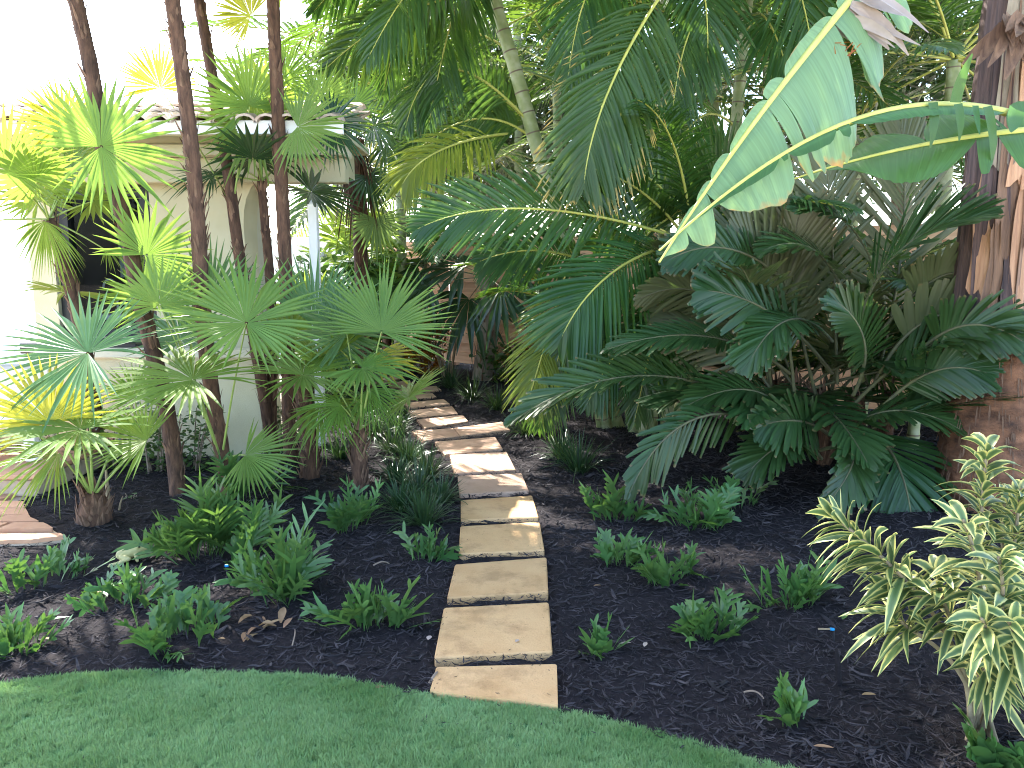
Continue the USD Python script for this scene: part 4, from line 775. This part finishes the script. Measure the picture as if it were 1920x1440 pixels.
obj('dry_tatter', ribbons(q0 + np.outer(r.uniform(-.12, .12, nt), [.55, 0, .8]) + r.normal(0, .01, (nt, 3)), np.stack([r.uniform(.5, 1, nt), r.uniform(-.3, .3, nt), r.uniform(-.75, -.1, nt)], 1), np.array([-.2, -1, .5]) + r.normal(0, .35, (nt, 3)), r.uniform(.14, .32, nt), r.uniform(.012, .038, nt), [.5, 1, .95, .8, .5, .1], ts=np.linspace(0, 1, 6), fold=.35, droop=r.uniform(0, .3, nt), curl=r.uniform(-.3, .3, nt)), 'pale_dry_leaf', bp, smooth=True)
nt = 16; obj('orange_strands', ribbons(P(1575, 100, 3.35) + r.normal(0, .03, (nt, 3)), r.normal(0, 1, (nt, 3)) * [1, .4, 1] + [.4, 0, -.4], [0, -1, .3], r.uniform(.03, .08, nt), .0025, [1, 1, .2], ts=[0, .5, 1], droop=.2), 'croton_leaf', bp)
top = np.array([tx + .05, YB, 3.2])
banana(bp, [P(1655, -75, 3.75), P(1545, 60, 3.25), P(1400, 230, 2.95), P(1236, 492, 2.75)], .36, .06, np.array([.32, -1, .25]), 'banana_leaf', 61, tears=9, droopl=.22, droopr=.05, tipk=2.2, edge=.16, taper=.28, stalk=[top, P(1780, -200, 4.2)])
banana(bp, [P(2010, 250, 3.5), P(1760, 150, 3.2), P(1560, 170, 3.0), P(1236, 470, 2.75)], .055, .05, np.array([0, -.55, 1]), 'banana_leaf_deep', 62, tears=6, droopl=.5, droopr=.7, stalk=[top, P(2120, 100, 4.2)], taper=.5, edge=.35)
for k, (px, py, dx, dz, l_, w_) in enumerate([(1748, 192, .15, -1, .17, .024), (1790, 192, .02, 1, .175, .028), (1795, 195, .25, -1, .14, .022), (1828, 198, .1, -1, .12, .016), (1850, 200, .3, -1, .22, .024), (1905, 205, -.3, -1, .10, .04)]):
    obj('torn_strip', ribbons(P(px, py, 3.16)[None], (RT * dx + Z * dz - FW * .15)[None], (-FW + RT * .3)[None], l_, w_, [1, 1, .95, .8, .5, .15], ts=np.linspace(0, 1, 6), fold=.15, curl=.15 * (-1) ** k, sidec=.1), 'banana_leaf_deep', bp, smooth=True)
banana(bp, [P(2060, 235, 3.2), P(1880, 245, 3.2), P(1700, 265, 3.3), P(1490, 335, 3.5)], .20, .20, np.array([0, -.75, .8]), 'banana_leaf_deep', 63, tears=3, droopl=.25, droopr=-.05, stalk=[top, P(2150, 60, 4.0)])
# crown above the frame
for k, az in enumerate(np.linspace(.2, 5.9, 7)):
    dd = np.array([math.cos(az), math.sin(az), 0]); banana(bp, [top + dd * .3 + Z * .5, top + dd * .9 + Z * 1.2, top + dd * 1.6 + Z * 1.1, top + dd * 2.1 + Z * .5], .24, .24, Z, 'banana_leaf_deep', 70 + k, tears=9, n=30)

# ------------------------------------------------------------------ wart ferns
def fern_frond(p, az, el, L, r, lobes, w=.016):
    h = np.array([math.cos(az), math.sin(az), 0]); D = h * math.cos(el) + Z * math.sin(el); N = Z * math.cos(el) - h * math.sin(el); B = np.cross(D, N); ro = r.normal(0, .6); N, B = N * math.cos(ro) + B * math.sin(ro), B * math.cos(ro) - N * math.sin(ro); dr = r.uniform(.0, .45); sc_ = r.normal(0, .2)
    ts = np.linspace(0, 1, 8); prof = np.array([.14, .28, .6, .85, .95, .85, .55, .06]); parts = [ribbons(p[None], D[None], N[None], L, w, prof, droop=dr, fold=.22, ts=ts, sidec=sc_)]
    acc = -dr * Z + sc_ * B
    for k in range(lobes):
        for sd in (-1, 1):
            if r.random() < .15: continue
            t = .32 + .42 * k / max(lobes - 1, 1) + r.uniform(-.03, .03); q = p + L * (D * t + acc * t * t); Tq = unit(D + 2 * t * acc); a = r.uniform(.55, .9)
            dd = Tq * math.cos(a) + sd * B * math.sin(a) + N * r.uniform(0, .25)
            parts.append(ribbons(q[None], dd[None], N[None], L * r.uniform(.24, .44) * (1.1 - .5 * t), w * .72, [.8, 1, .85, .08], droop=.15, fold=.15, ts=[0, .35, .75, 1]))
    return cat(parts)
def fern(px, py, wpx, hpx, lab, seed, n=26, lobed=(0, 3), m='fern_leaf', wl=.0122):
    g = G(px, py); y = g[1]; Rm = wpx / 2 * y / FPX; Hm = hpx * y / FPX; r = rngof(seed); z = ground_z(g[0], g[1]) - .01
    q = thing('wart_fern', lab, 'fern', (g[0], g[1], max(z, 0)), 'wart ferns in the mulch')
    n = int(n * 1.45); nc = 3 + n // 14; ctr = r.normal(0, .34, (nc, 2)) * Rm
    for k in range(n):
        c2 = ctr[k % nc] + r.normal(0, .13, 2) * Rm; az = math.atan2(c2[1], c2[0]) + r.normal(0, .9); u = min(1, np.linalg.norm(c2) / (Rm * .75)); el = 1.38 - .75 * u * r.random() + r.normal(0, .22); L = (Rm * .33 * u + Hm * (1.06 - .25 * u)) * (r.uniform(.5, 1.15) + .3 * (r.random() < .1))
        base = np.array([g[0] + c2[0], g[1] + c2[1], z])
        obj('frond', fern_frond(base, az, min(el, 1.5), L, r, int(r.integers(lobed[0] + 1, lobed[1] + 2)), wl * r.uniform(.75, 1.3)), m, q, smooth=True)
FERNS = [(70, 1098, 170, 80, 'dark wart fern in front of the flagstones at the left edge', 0, {}), (18, 1225, 150, 95, 'bright wart fern cut by the left edge nearest the lawn', 1, {}),
    (225, 1138, 130, 80, 'dark wart fern below the frog ornament', 2, {}), (350, 1200, 190, 105, 'broad bright wart fern nearest the lawn left of the dried leaves', 3, dict(n=34)),
    (392, 1040, 190, 150, 'tall light-green wart fern with deeply lobed fronds right of the frog', 4, dict(n=44, lobed=(4, 6), m='fern_leaf_light', wl=.0105)), (525, 1120, 190, 130, 'wide wart fern behind the dried brown leaves', 5, dict(n=44)),
    (700, 1175, 160, 105, 'upright wart fern left of the third stepping stone', 6, dict(n=34)), (640, 990, 140, 90, 'shaded wart fern in front of the small dark-stemmed palm', 7, {}),
    (790, 1055, 100, 70, 'small dark wart fern beside the dappled stepping stone', 8, dict(n=18)), (1150, 975, 120, 75, 'wart fern under the hanging frond tip right of the path', 9, {}),
    (1315, 985, 170, 90, 'loose dark wart fern in deep shade below the sugar palm', 10, dict(n=30)), (1160, 1063, 110, 75, 'upright wart fern nearest the path at mid right', 11, dict(n=20)),
    (1262, 1092, 150, 85, 'spreading wart fern touching its upright neighbour at mid right', 12, dict(n=26)), (1325, 1192, 150, 90, 'bright wart fern with a long leaf reaching left', 13, dict(n=26)),
    (1482, 1130, 140, 95, 'bushy dark wart fern left of the striped shrub', 14, dict(n=30)), (1128, 1225, 68, 85, 'little upright wart fern right of the second stepping stone', 15, dict(n=13, lobed=(0, 1))),
    (1492, 1365, 110, 95, 'small wart fern alone near the lawn at right', 16, dict(n=17, lobed=(0, 1))), (1890, 1450, 170, 110, 'wart fern in the bottom right corner', 17, dict(n=26, wl=.02)),
    (1385, 960, 90, 70, 'faint wart fern deepest in the shade', 18, dict(n=14)), (455, 935, 120, 120, 'lobed wart fern against the rough palm trunk', 19, dict(n=22, lobed=(2, 4)))]
for px, py, w, h, lab, k, kw in FERNS: fern(px, py, w, h, lab, 500 + k, **kw)

# ------------------------------------------------------------------ lily turf
def turf(px, py, wpx, hpx, lab, seed, n=110):
    g = G(px, py); y = g[1]; R = wpx / 2 * y / FPX; Hm = hpx * y / FPX; r = rngof(seed); z = ground_z(g[0], g[1]) - .01
    az = r.uniform(0, 6.283, n); el = r.uniform(.55, 1.5, n); h = np.stack([np.cos(az), np.sin(az), np.zeros(n)], 1); D = h * np.cos(el)[:, None] + Z * np.sin(el)[:, None]
    q = thing('lily_turf', lab, 'grass tuft', (g[0], g[1], 0), 'lily turf tufts along the path')
    m = ribbons(np.array([g[0], g[1], z]) + h * (R * .3 * r.random(n))[:, None], D, Z - h * .3, (Hm * 1.25) * r.uniform(.65, 1.25, n), .0048, [.8, 1, 1, .9, .7, .1], droop=r.uniform(.15, .75, n) * np.cos(el * .6), fold=.3, ts=np.linspace(0, 1, 6))
    obj('blades', m, 'liriope_leaf', q)
for k, (px, py, w, h, lab) in enumerate([(795, 985, 100, 85, 'lily turf tuft nearest the lawn on the left path edge'), (785, 935, 95, 75, 'second lily turf tuft up the left path edge'), (800, 898, 90, 70, 'lily turf tuft left of the half sunlit slab'), (745, 905, 80, 60, 'lily turf tuft between the small palm and the path'),
        (735, 850, 80, 60, 'lily turf tuft behind the small palm, left of the bend'), (700, 820, 80, 55, 'sun-flecked lily turf tuft at the bend'), (745, 815, 70, 45, 'short lily turf tuft against the double step'), (670, 790, 70, 50, 'lily turf tuft left of the far slabs'), (715, 780, 60, 42, 'lily turf tuft touching the far slabs'), (690, 750, 60, 42, 'farthest lily turf tuft left of the path'),
        (1085, 885, 125, 85, 'large lily turf tuft under the areca palm right of the path'), (1052, 858, 90, 60, 'smaller lily turf tuft behind the large one right of the path'), (845, 728, 65, 45, 'far lily turf tuft right of the path nearest the bare shrub'), (885, 752, 75, 55, 'middle far lily turf tuft in front of the dark fan palm'), (932, 768, 80, 52, 'right far lily turf tuft by the lime frond'), (640, 860, 70, 50, 'lily turf tuft between the two young fan palms'), (985, 815, 70, 50, 'lily turf tuft beneath the drooping lime frond'), (752, 958, 85, 70, 'lily turf tuft left of the nearest one on the left path edge'), (825, 945, 75, 60, 'lily turf tuft leaning over the left edge of the fifth slab'), (765, 868, 85, 60, 'lily turf tuft just before the bend, left of the path'), (728, 806, 75, 55, 'sun-flecked lily turf tuft between the bend and the far slabs'), (755, 790, 60, 40, 'small lily turf tuft at the left end of the double step')]):
    turf(px, py, w, h, lab, 600 + k)

# ------------------------------------------------------------------ leafy shrubs
def shrub(name, g, w, h, n, lab, seed, m='shrub_leaf', ll=.05, lw=.017, bare=0.0, catg='shrub', stems=7, ms='twig'):
    r = rngof(seed); q = thing(name, lab, catg, (g[0], g[1], 0)); tips, tubes = [], []
    for k in range(stems):
        a = r.uniform(0, 6.283); e = np.array([math.cos(a) * w * .5 * r.random() ** .5, math.sin(a) * w * .4 * r.random() ** .5, h * r.uniform(.7, 1)]); b0 = np.array([g[0], g[1], -.02]) + np.array([math.cos(a), math.sin(a), 0]) * w * .08
        C = bez([b0, b0 + e * [.3, .3, .6], np.array([g[0], g[1], 0]) + e], 8); tubes.append(tube(C, np.linspace(.008, .003, 8), 5)); tips.append(C)
    obj('stems', cat(tubes), ms, q)
    pts = np.vstack([t[max(1, int(8 * bare)):] for t in tips]); p = pts[r.integers(0, len(pts), n)] + r.normal(0, 1, (n, 3)) * [w * .13, w * .13, h * .09]; p[:, 2] = np.maximum(p[:, 2], .02)
    a = r.uniform(0, 6.283, n); el = r.uniform(-.5, 1.0, n); D = np.stack([np.cos(a) * np.cos(el), np.sin(a) * np.cos(el), np.sin(el)], 1)
    obj('foliage', ribbons(p, D, Z + r.normal(0, .3, (n, 3)), r.uniform(.6, 1.3, n) * ll, lw, [.2, 1, .9, .1], ts=[0, .4, .7, 1], fold=.2, droop=.1), m, q, kind='stuff')
for k, (px, py, w, h, n, lab) in enumerate([(125, 895, .42, .38, 260, 'small-leaved green shrub left of the leaning palm base'), (205, 880, .35, .34, 180, 'small-leaved shrub just right of the leaning palm base'), (290, 893, .55, .55, 420, 'bushy small-leaved shrub against the counter wall'), (360, 885, .5, .5, 300, 'small-leaved shrub behind the rough trunk'), (560, 830, .5, .35, 260, 'low shrub beside the arched opening'), (248, 945, .10, .07, 14, 'tiny seedling with round leaves in the mulch'), (300, 1000, .25, .12, 0, '')]):
    if n: shrub('small_shrub', G(px, py), w, h, n, lab, 700 + k, ll=.045 if n > 20 else .05, lw=.015)
shrub('croton', G(800, 700), .85, .75, 420, 'yellow and orange croton in front of the fence', 720, 'croton_leaf', .12, .028)
shrub('bare_shrub', G(838, 706), .8, 1.05, 170, 'thin twiggy shrub with bare stems before the fence', 721, 'shrub_leaf', .06, .018, bare=.55, stems=14, ms='woody_stem')
shrub('croton', G(985, 708), .9, .5, 260, 'low reddish croton at the foot of the fence on the right', 722, 'croton_leaf', .1, .025)
shrub('leafy_shrub', G(955, 716), .8, .5, 380, 'dark leafy shrub beside the dark fan palm', 723, 'areca_leaf', .1, .03)
shrub('leafy_shrub', np.array([X(580, 9.2), 9.2, 0]), 1.1, 1.7, 500, 'sunny airy shrub seen through the arched opening', 724, 'shrub_leaf', .14, .035)
shrub('leafy_shrub', np.array([X(660, 9.8), 9.8, 0]), 1.2, 1.5, 500, 'broad-leaved sunny shrub between the post and the path', 725, 'fern_leaf_light', .2, .05)
shrub('leafy_shrub', np.array([X(740, 11.5), 11.5, 0]), 1.6, 2.0, 600, 'pale green shrub at the far end of the path', 726, 'fern_leaf_light', .2, .045)
shrub('leafy_shrub', np.array([X(640, 8.2), 8.2, 0]), .9, .6, 300, 'low shrub left of the far slabs', 727, 'shrub_leaf', .1, .028)
# broadleaf trees behind the fence
def tree(x, y, h, w, lab, seed, n=9000):
    r = rngof(seed); q = thing('broadleaf_tree', lab, 'tree', (x, y, 0)); limbs = [tube(spline([[x, y, -.06], [x + .1, y, h * .3], [x, y, h * .55]], 10), np.linspace(.17, .1, 10), 8)]; cl = []
    for k in range(13):
        a = k * 2.399; e = np.array([x, y, 0]) + [math.cos(a) * w * .42 * r.uniform(.4, 1), math.sin(a) * w * .42 * r.uniform(.4, 1), h * r.uniform(.5, .97)]; limbs.append(tube(spline([[x, y, h * r.uniform(.3, .5)], (np.array([x, y, h * .5]) + e) / 2 + [0, 0, .15], e], 8), np.linspace(.06, .015, 8), 5)); cl.append(e)
    obj('trunk', cat(limbs), 'trunk_pale', q, smooth=True); cl = np.array(cl)
    p = cl[r.integers(0, len(cl), n)] + r.normal(0, 1, (n, 3)) * [w * .13, w * .13, h * .085]; a = r.uniform(0, 6.283, n); el = r.uniform(-.9, .5, n)
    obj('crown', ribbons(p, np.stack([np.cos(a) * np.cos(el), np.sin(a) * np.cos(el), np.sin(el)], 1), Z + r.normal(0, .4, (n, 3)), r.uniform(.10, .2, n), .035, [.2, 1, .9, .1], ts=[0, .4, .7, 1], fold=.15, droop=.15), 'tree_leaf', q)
tree(1.6, 14.5, 6.5, 5, 'dark broadleaf tree beyond the fence behind the ringed stems', 801); tree(5.6, 11.5, 6.5, 5, 'broadleaf tree beyond the fence behind the torn banana leaf', 802); tree(-1.5, 15.2, 6.4, 4.6, 'dark broadleaf tree rising behind the fence near the path end', 804); tree(-.6, 18.5, 6.0, 5, 'broadleaf tree far behind the path end', 803)

# ------------------------------------------------------------------ striped shrub (cream-edged leaves)
g = G(1838, 1395); so = thing('striped_dracaena', 'cream and green striped leafy shrub with bare stems at lower right', 'shrub', (*g[:2], 0)); YS = 2.3
base = np.array([g[0], g[1], -.02])
br = [([(1815, 1300, YS), (1745, 1145, YS), (1675, 1065, YS), (1556, 962, 2.42)], .42, 40), ([(1815, 1290, YS), (1745, 1205, YS), (1690, 1165, YS), (1668, 1100, 2.32)], .3, 24),
      ([(1835, 1280, 2.36), (1835, 1100, 2.4), (1842, 930, 2.42), (1852, 835, 2.42)], .36, 34), ([(1835, 1280, 2.3), (1840, 1120, 2.25), (1822, 1020, 2.22), (1806, 975, 2.2)], .45, 26),
      ([(1860, 1290, 2.35), (1890, 1120, 2.4), (1905, 990, 2.4), (1915, 915, 2.4)], .5, 30), ([(1850, 1290, 2.28), (1868, 1210, 2.2), (1880, 1110, 2.14), (1872, 1045, 2.1)], .55, 30),
      ([(1845, 1290, 2.28), (1850, 1240, 2.2), (1850, 1190, 2.12), (1840, 1160, 2.06)], .7, 26), ([(1870, 1290, 2.3), (1925, 1230, 2.25), (1930, 1160, 2.2), (1925, 1115, 2.16)], .6, 28), ([(1860, 1290, 2.4), (1950, 1180, 2.5), (1960, 1060, 2.5), (1965, 900, 2.5)], .4, 28), ([(1845, 1270, 2.3), (1800, 1190, 2.3), (1770, 1130, 2.28), (1758, 1075, 2.26)], .4, 18), ([(1865, 1280, 2.3), (1900, 1230, 2.15), (1905, 1200, 2.08), (1890, 1165, 2.04)], .6, 22), ([(1850, 1290, 2.45), (1875, 1120, 2.55), (1880, 1000, 2.58), (1885, 935, 2.58)], .35, 24)]
r = rngof(81)
for k, (pts, frac, n) in enumerate(br):
    C = spline([base + [(-.045, .01, .05)[k % 3], (0, .03, -.03)[k % 3], 0]] + [P(*p) for p in pts], 40); st = obj('stem', tube(C, np.linspace(.009, .005, 40), 7), 'woody_stem', so, smooth=True)
    T, Nn, Bb = frames(C); L0 = int(40 * (1 - frac))
    n = int(n * 1.7)
    for i in range(n):
        u = (i + .5) / n; j = min(L0 + int(u * (39 - L0)), 38); a = i * 2.399 + r.normal(0, .55); o = math.cos(a) * Nn[j] + math.sin(a) * Bb[j]; rise = .5 + .9 * u ** 2.5 + r.normal(0, .22)
        D = unit(o + T[j] * rise + Z * .25); L = (.12 + .07 * r.random()) * (1 - .25 * max(0, u - .85) / .15)
        obj('leaf', ribbons(C[j][None], D[None], (T[j] + Z * .4 - o * .2 + r.normal(0, .3, 3))[None], L, .0145 * r.uniform(.85, 1.2), [.35, .75, 1, 1, .85, .5, .04], ts=np.linspace(0, 1, 7), droop=r.uniform(.25, .6), curl=r.uniform(0, .3), fold=.28), 'striped_leaf', st, smooth=True)
obj('leaf', ribbons(P(1862, 1288, 2.2)[None], (RT * .55 - UPI * .8)[None], (-FW + Z)[None], .24, .017, [.35, .75, 1, 1, .85, .5, .04], ts=np.linspace(0, 1, 7), droop=.05, fold=.25), 'striped_leaf', so, smooth=True)

# ------------------------------------------------------------------ small things
# frog
def blob(chains, step=.006, it=12):
    ms = []
    for ch in chains:
        sph = [manifold3d.Manifold.sphere(rr, 16).translate(list(map(float, c))) for c, rr in ch]
        ms.append(sph[0] if len(sph) == 1 else manifold3d.Manifold.batch_hull(sph[:2]) if len(sph) == 2 else sum((manifold3d.Manifold.batch_hull([a, b]) for a, b in zip(sph, sph[1:])), manifold3d.Manifold()))
    m = manifold3d.Manifold.batch_boolean(ms, manifold3d.OpType.Add).refine_to_length(step); q = m.to_mesh(); t = trimesh.Trimesh(q.vert_properties[:, :3], q.tri_verts)
    return trimesh.smoothing.filter_taubin(t, iterations=it)
g = G(250, 1052); fz = ground_z(g[0], g[1]); fg = thing('frog_ornament', 'pale yellow-green frog ornament lying on the dark mulch', 'ornament', (g[0], g[1], fz)); O = np.array([g[0], g[1], fz])
fv = blob([[((-.055, 0, .035), .026), ((-.01, 0, .046), .034), ((.03, 0, .058), .031), ((.062, 0, .060), .018)], [((.03, -.02, .075), .012)], [((.03, .02, .075), .012)],
           [((-.045, -.028, .03), .017), ((-.01, -.05, .028), .012), ((-.06, -.055, .010), .009), ((-.082, -.06, .008), .008)], [((-.045, .028, .03), .017), ((-.01, .05, .028), .012), ((-.06, .055, .010), .009)],
           [((.02, -.026, .04), .012), ((.028, -.04, .01), .008)], [((.02, .026, .04), .012), ((.028, .04, .01), .008)]] + [[((-.08, -.06, .008), .006), ((-.098, -.06 + d, .006), .005)] for d in (-.018, 0, .016)])
fv.apply_transform(trimesh.transformations.rotation_matrix(.25, [0, 0, 1])); fv.apply_translation(O); bd = obj('body', fv, 'frog_glaze', fg, smooth=True)
for s in (-1, 1):
    e = trimesh.creation.icosphere(2, .006); e.apply_translation([.038, s * .026, .080]); e.apply_transform(trimesh.transformations.rotation_matrix(.25, [0, 0, 1])); e.apply_translation(O); obj('eye', e, 'black_plastic', fg, smooth=True)
# dried leaves, fallen leaves, twigs
g = G(492, 1183); r = rngof(91); dl = thing('dried_leaves', 'curled brown dried leaves on the mulch below the wide fern', 'dried leaves', (*g[:2], 0)); z0 = ground_z(g[0], g[1]) + .015
for k in range(10):
    a = r.uniform(0, 6.3); obj('leaf', ribbons((np.array([g[0], g[1], z0]) + r.normal(0, 1, 3) * [.055, .03, .006])[None], np.array([[math.cos(a), math.sin(a), r.uniform(.1, .7)]]), Z[None], r.uniform(.07, .13), r.uniform(.010, .018), [.2, .8, 1, .7, .05], droop=r.uniform(.1, .7), fold=.5), 'dry_leaf', dl, smooth=True)
for k, (px, py, l, w, a, m, lab) in enumerate([(805, 1197, .035, .011, 1.4, 'pale_dry_leaf', 'pale fallen leaf left of the second stepping stone'), (1173, 1204, .05, .008, .2, 'pale_dry_leaf', 'thin pink-grey fallen leaf beside the little upright fern'), (1210, 1203, .04, .009, 1.2, 'pale_dry_leaf', 'upright pale leaf scrap right of the little upright fern'),
        (1120, 1097, .035, .006, .1, 'dry_leaf', 'tan fallen leaf on the mulch right of the third stepping stone'), (712, 1284, .035, .009, .2, 'dry_leaf', 'yellow-brown leaf at the edge of the lawn'), (185, 1108, .05, .013, .5, 'dry_leaf', 'orange-brown leaf beside the fern below the frog'), (90, 1191, .04, .008, -.5, 'dry_leaf', 'small tan leaf right of the bright fern at the left edge'),
        (415, 1195, .03, .009, .1, 'dry_leaf', 'orange leaf scrap under the broad bright fern'), (1630, 1297, .05, .009, 0, 'dry_leaf', 'orange fallen leaf right of the lone small fern'), (1545, 1400, .06, .008, -.2, 'dry_leaf', 'orange-brown bark scrap near the bottom right'), (1560, 1055, .05, .012, -.6, 'dry_leaf', 'dull brown leaf right of the bushy dark fern'), (1730, 1100, .04, .010, .5, 'dry_leaf', 'brown leaf beneath the striped shrub branch'),
        (105, 1155, .10, .010, .5, 'fern_leaf', 'loose green leaf lying on the mulch at left'), (1585, 1150, .08, .012, .9, 'fern_leaf', 'loose green fern leaf left of the striped shrub'), (970, 1205, .025, .008, 1.0, 'pale_dry_leaf', 'small leaf scrap lying on the second stepping stone')]):
    g = G(px, py, .03); zz = (ZS + .004) if all_slabs.contains(Point(*g[:2])) else ground_z(g[0], g[1]) + .02
    solo('fallen_leaf', ribbons(np.array([[g[0], g[1], zz]]) - np.array([[math.cos(a), math.sin(a), 0]]) * l / 2, np.array([[math.cos(a), math.sin(a), .12]]), Z[None], l, w, [.2, .9, 1, .7, .05], droop=.1, fold=.3), m, lab, 'leaf', smooth=True)
def twig(px0, py0, px1, py1, rad, lab, h=.03, m='twig', name='twig', catg='twig'):
    a, b_ = G(px0, py0, .02), G(px1, py1, .02); mid = (a + b_) / 2 + [0.01, 0, h]
    C = bez([a, mid, b_], 9); solo(name, tube(C, np.linspace(rad, rad * .6, 9), 6, rough=.3, seed=px0), m, lab, catg)
twig(805, 1282, 822, 1262, .006, 'forked brown twig between the lawn and the nearest stepping stone', .035)
twig(548, 1210, 553, 1180, .003, 'thin grey twig standing right of the dried leaves', .02); twig(1395, 1298, 1432, 1310, .004, 'grey bark splinter left of the lone small fern')
twig(700, 1060, 730, 1057, .004, 'pale twig on the mulch beside the small dark fern')
def stake(px, py, h, rad, lab, m, lean=(0, 0)):
    g = G(px, py); z = ground_z(g[0], g[1]); solo('wooden_stub', tube(np.array([[g[0], g[1], z - .03], [g[0] + lean[0] * h * .5, g[1] + lean[1] * h, z + h * .5], [g[0] + lean[0] * h, g[1], z + h]]), [rad, rad * .9, rad * .5], 7, rough=.3, seed=px), m, lab, 'stub', smooth=30)
stake(205, 962, .24, .014, 'tall tan wooden splinter beside the squat palm stump', 'woody_stem'); stake(222, 968, .09, .006, 'short tan splinter leaning right of the tall one', 'woody_stem', (.4, 0))
stake(1575, 1283, .14, .011, 'charred black stub standing in the mulch near the striped shrub', 'mulch', (-.15, 0))
g = G(1555, 1203); em = thing('drip_emitter', 'drip irrigation emitter with blue tip near the striped shrub', 'irrigation emitter', (g[0], g[1], 0)); z0 = .05
obj('stake', tube([[g[0] + .02, g[1], -.02], [g[0] + .015, g[1], z0]], [.004, .004], 6), 'black_plastic', em); obj('blue_tip', tube([[g[0], g[1], z0 + .004], [g[0] + .016, g[1], z0 + .002]], .006, 8), 'blue_plastic', em); obj('tube', tube([[g[0] - .045, g[1] + .01, z0], [g[0], g[1], z0 + .004]], .004, 6), 'woody_stem', em)
g = G(427, 1092); em = thing('drip_emitter', 'drip irrigation emitter with blue tip between the left ferns', 'irrigation emitter', (g[0], g[1], 0))
obj('stake', tube([[g[0], g[1], -.02], [g[0], g[1], .08]], [.005, .005], 6), 'black_plastic', em); obj('blue_tip', tube([[g[0] - .008, g[1], .084], [g[0] + .008, g[1], .084]], .007, 8), 'blue_plastic', em)
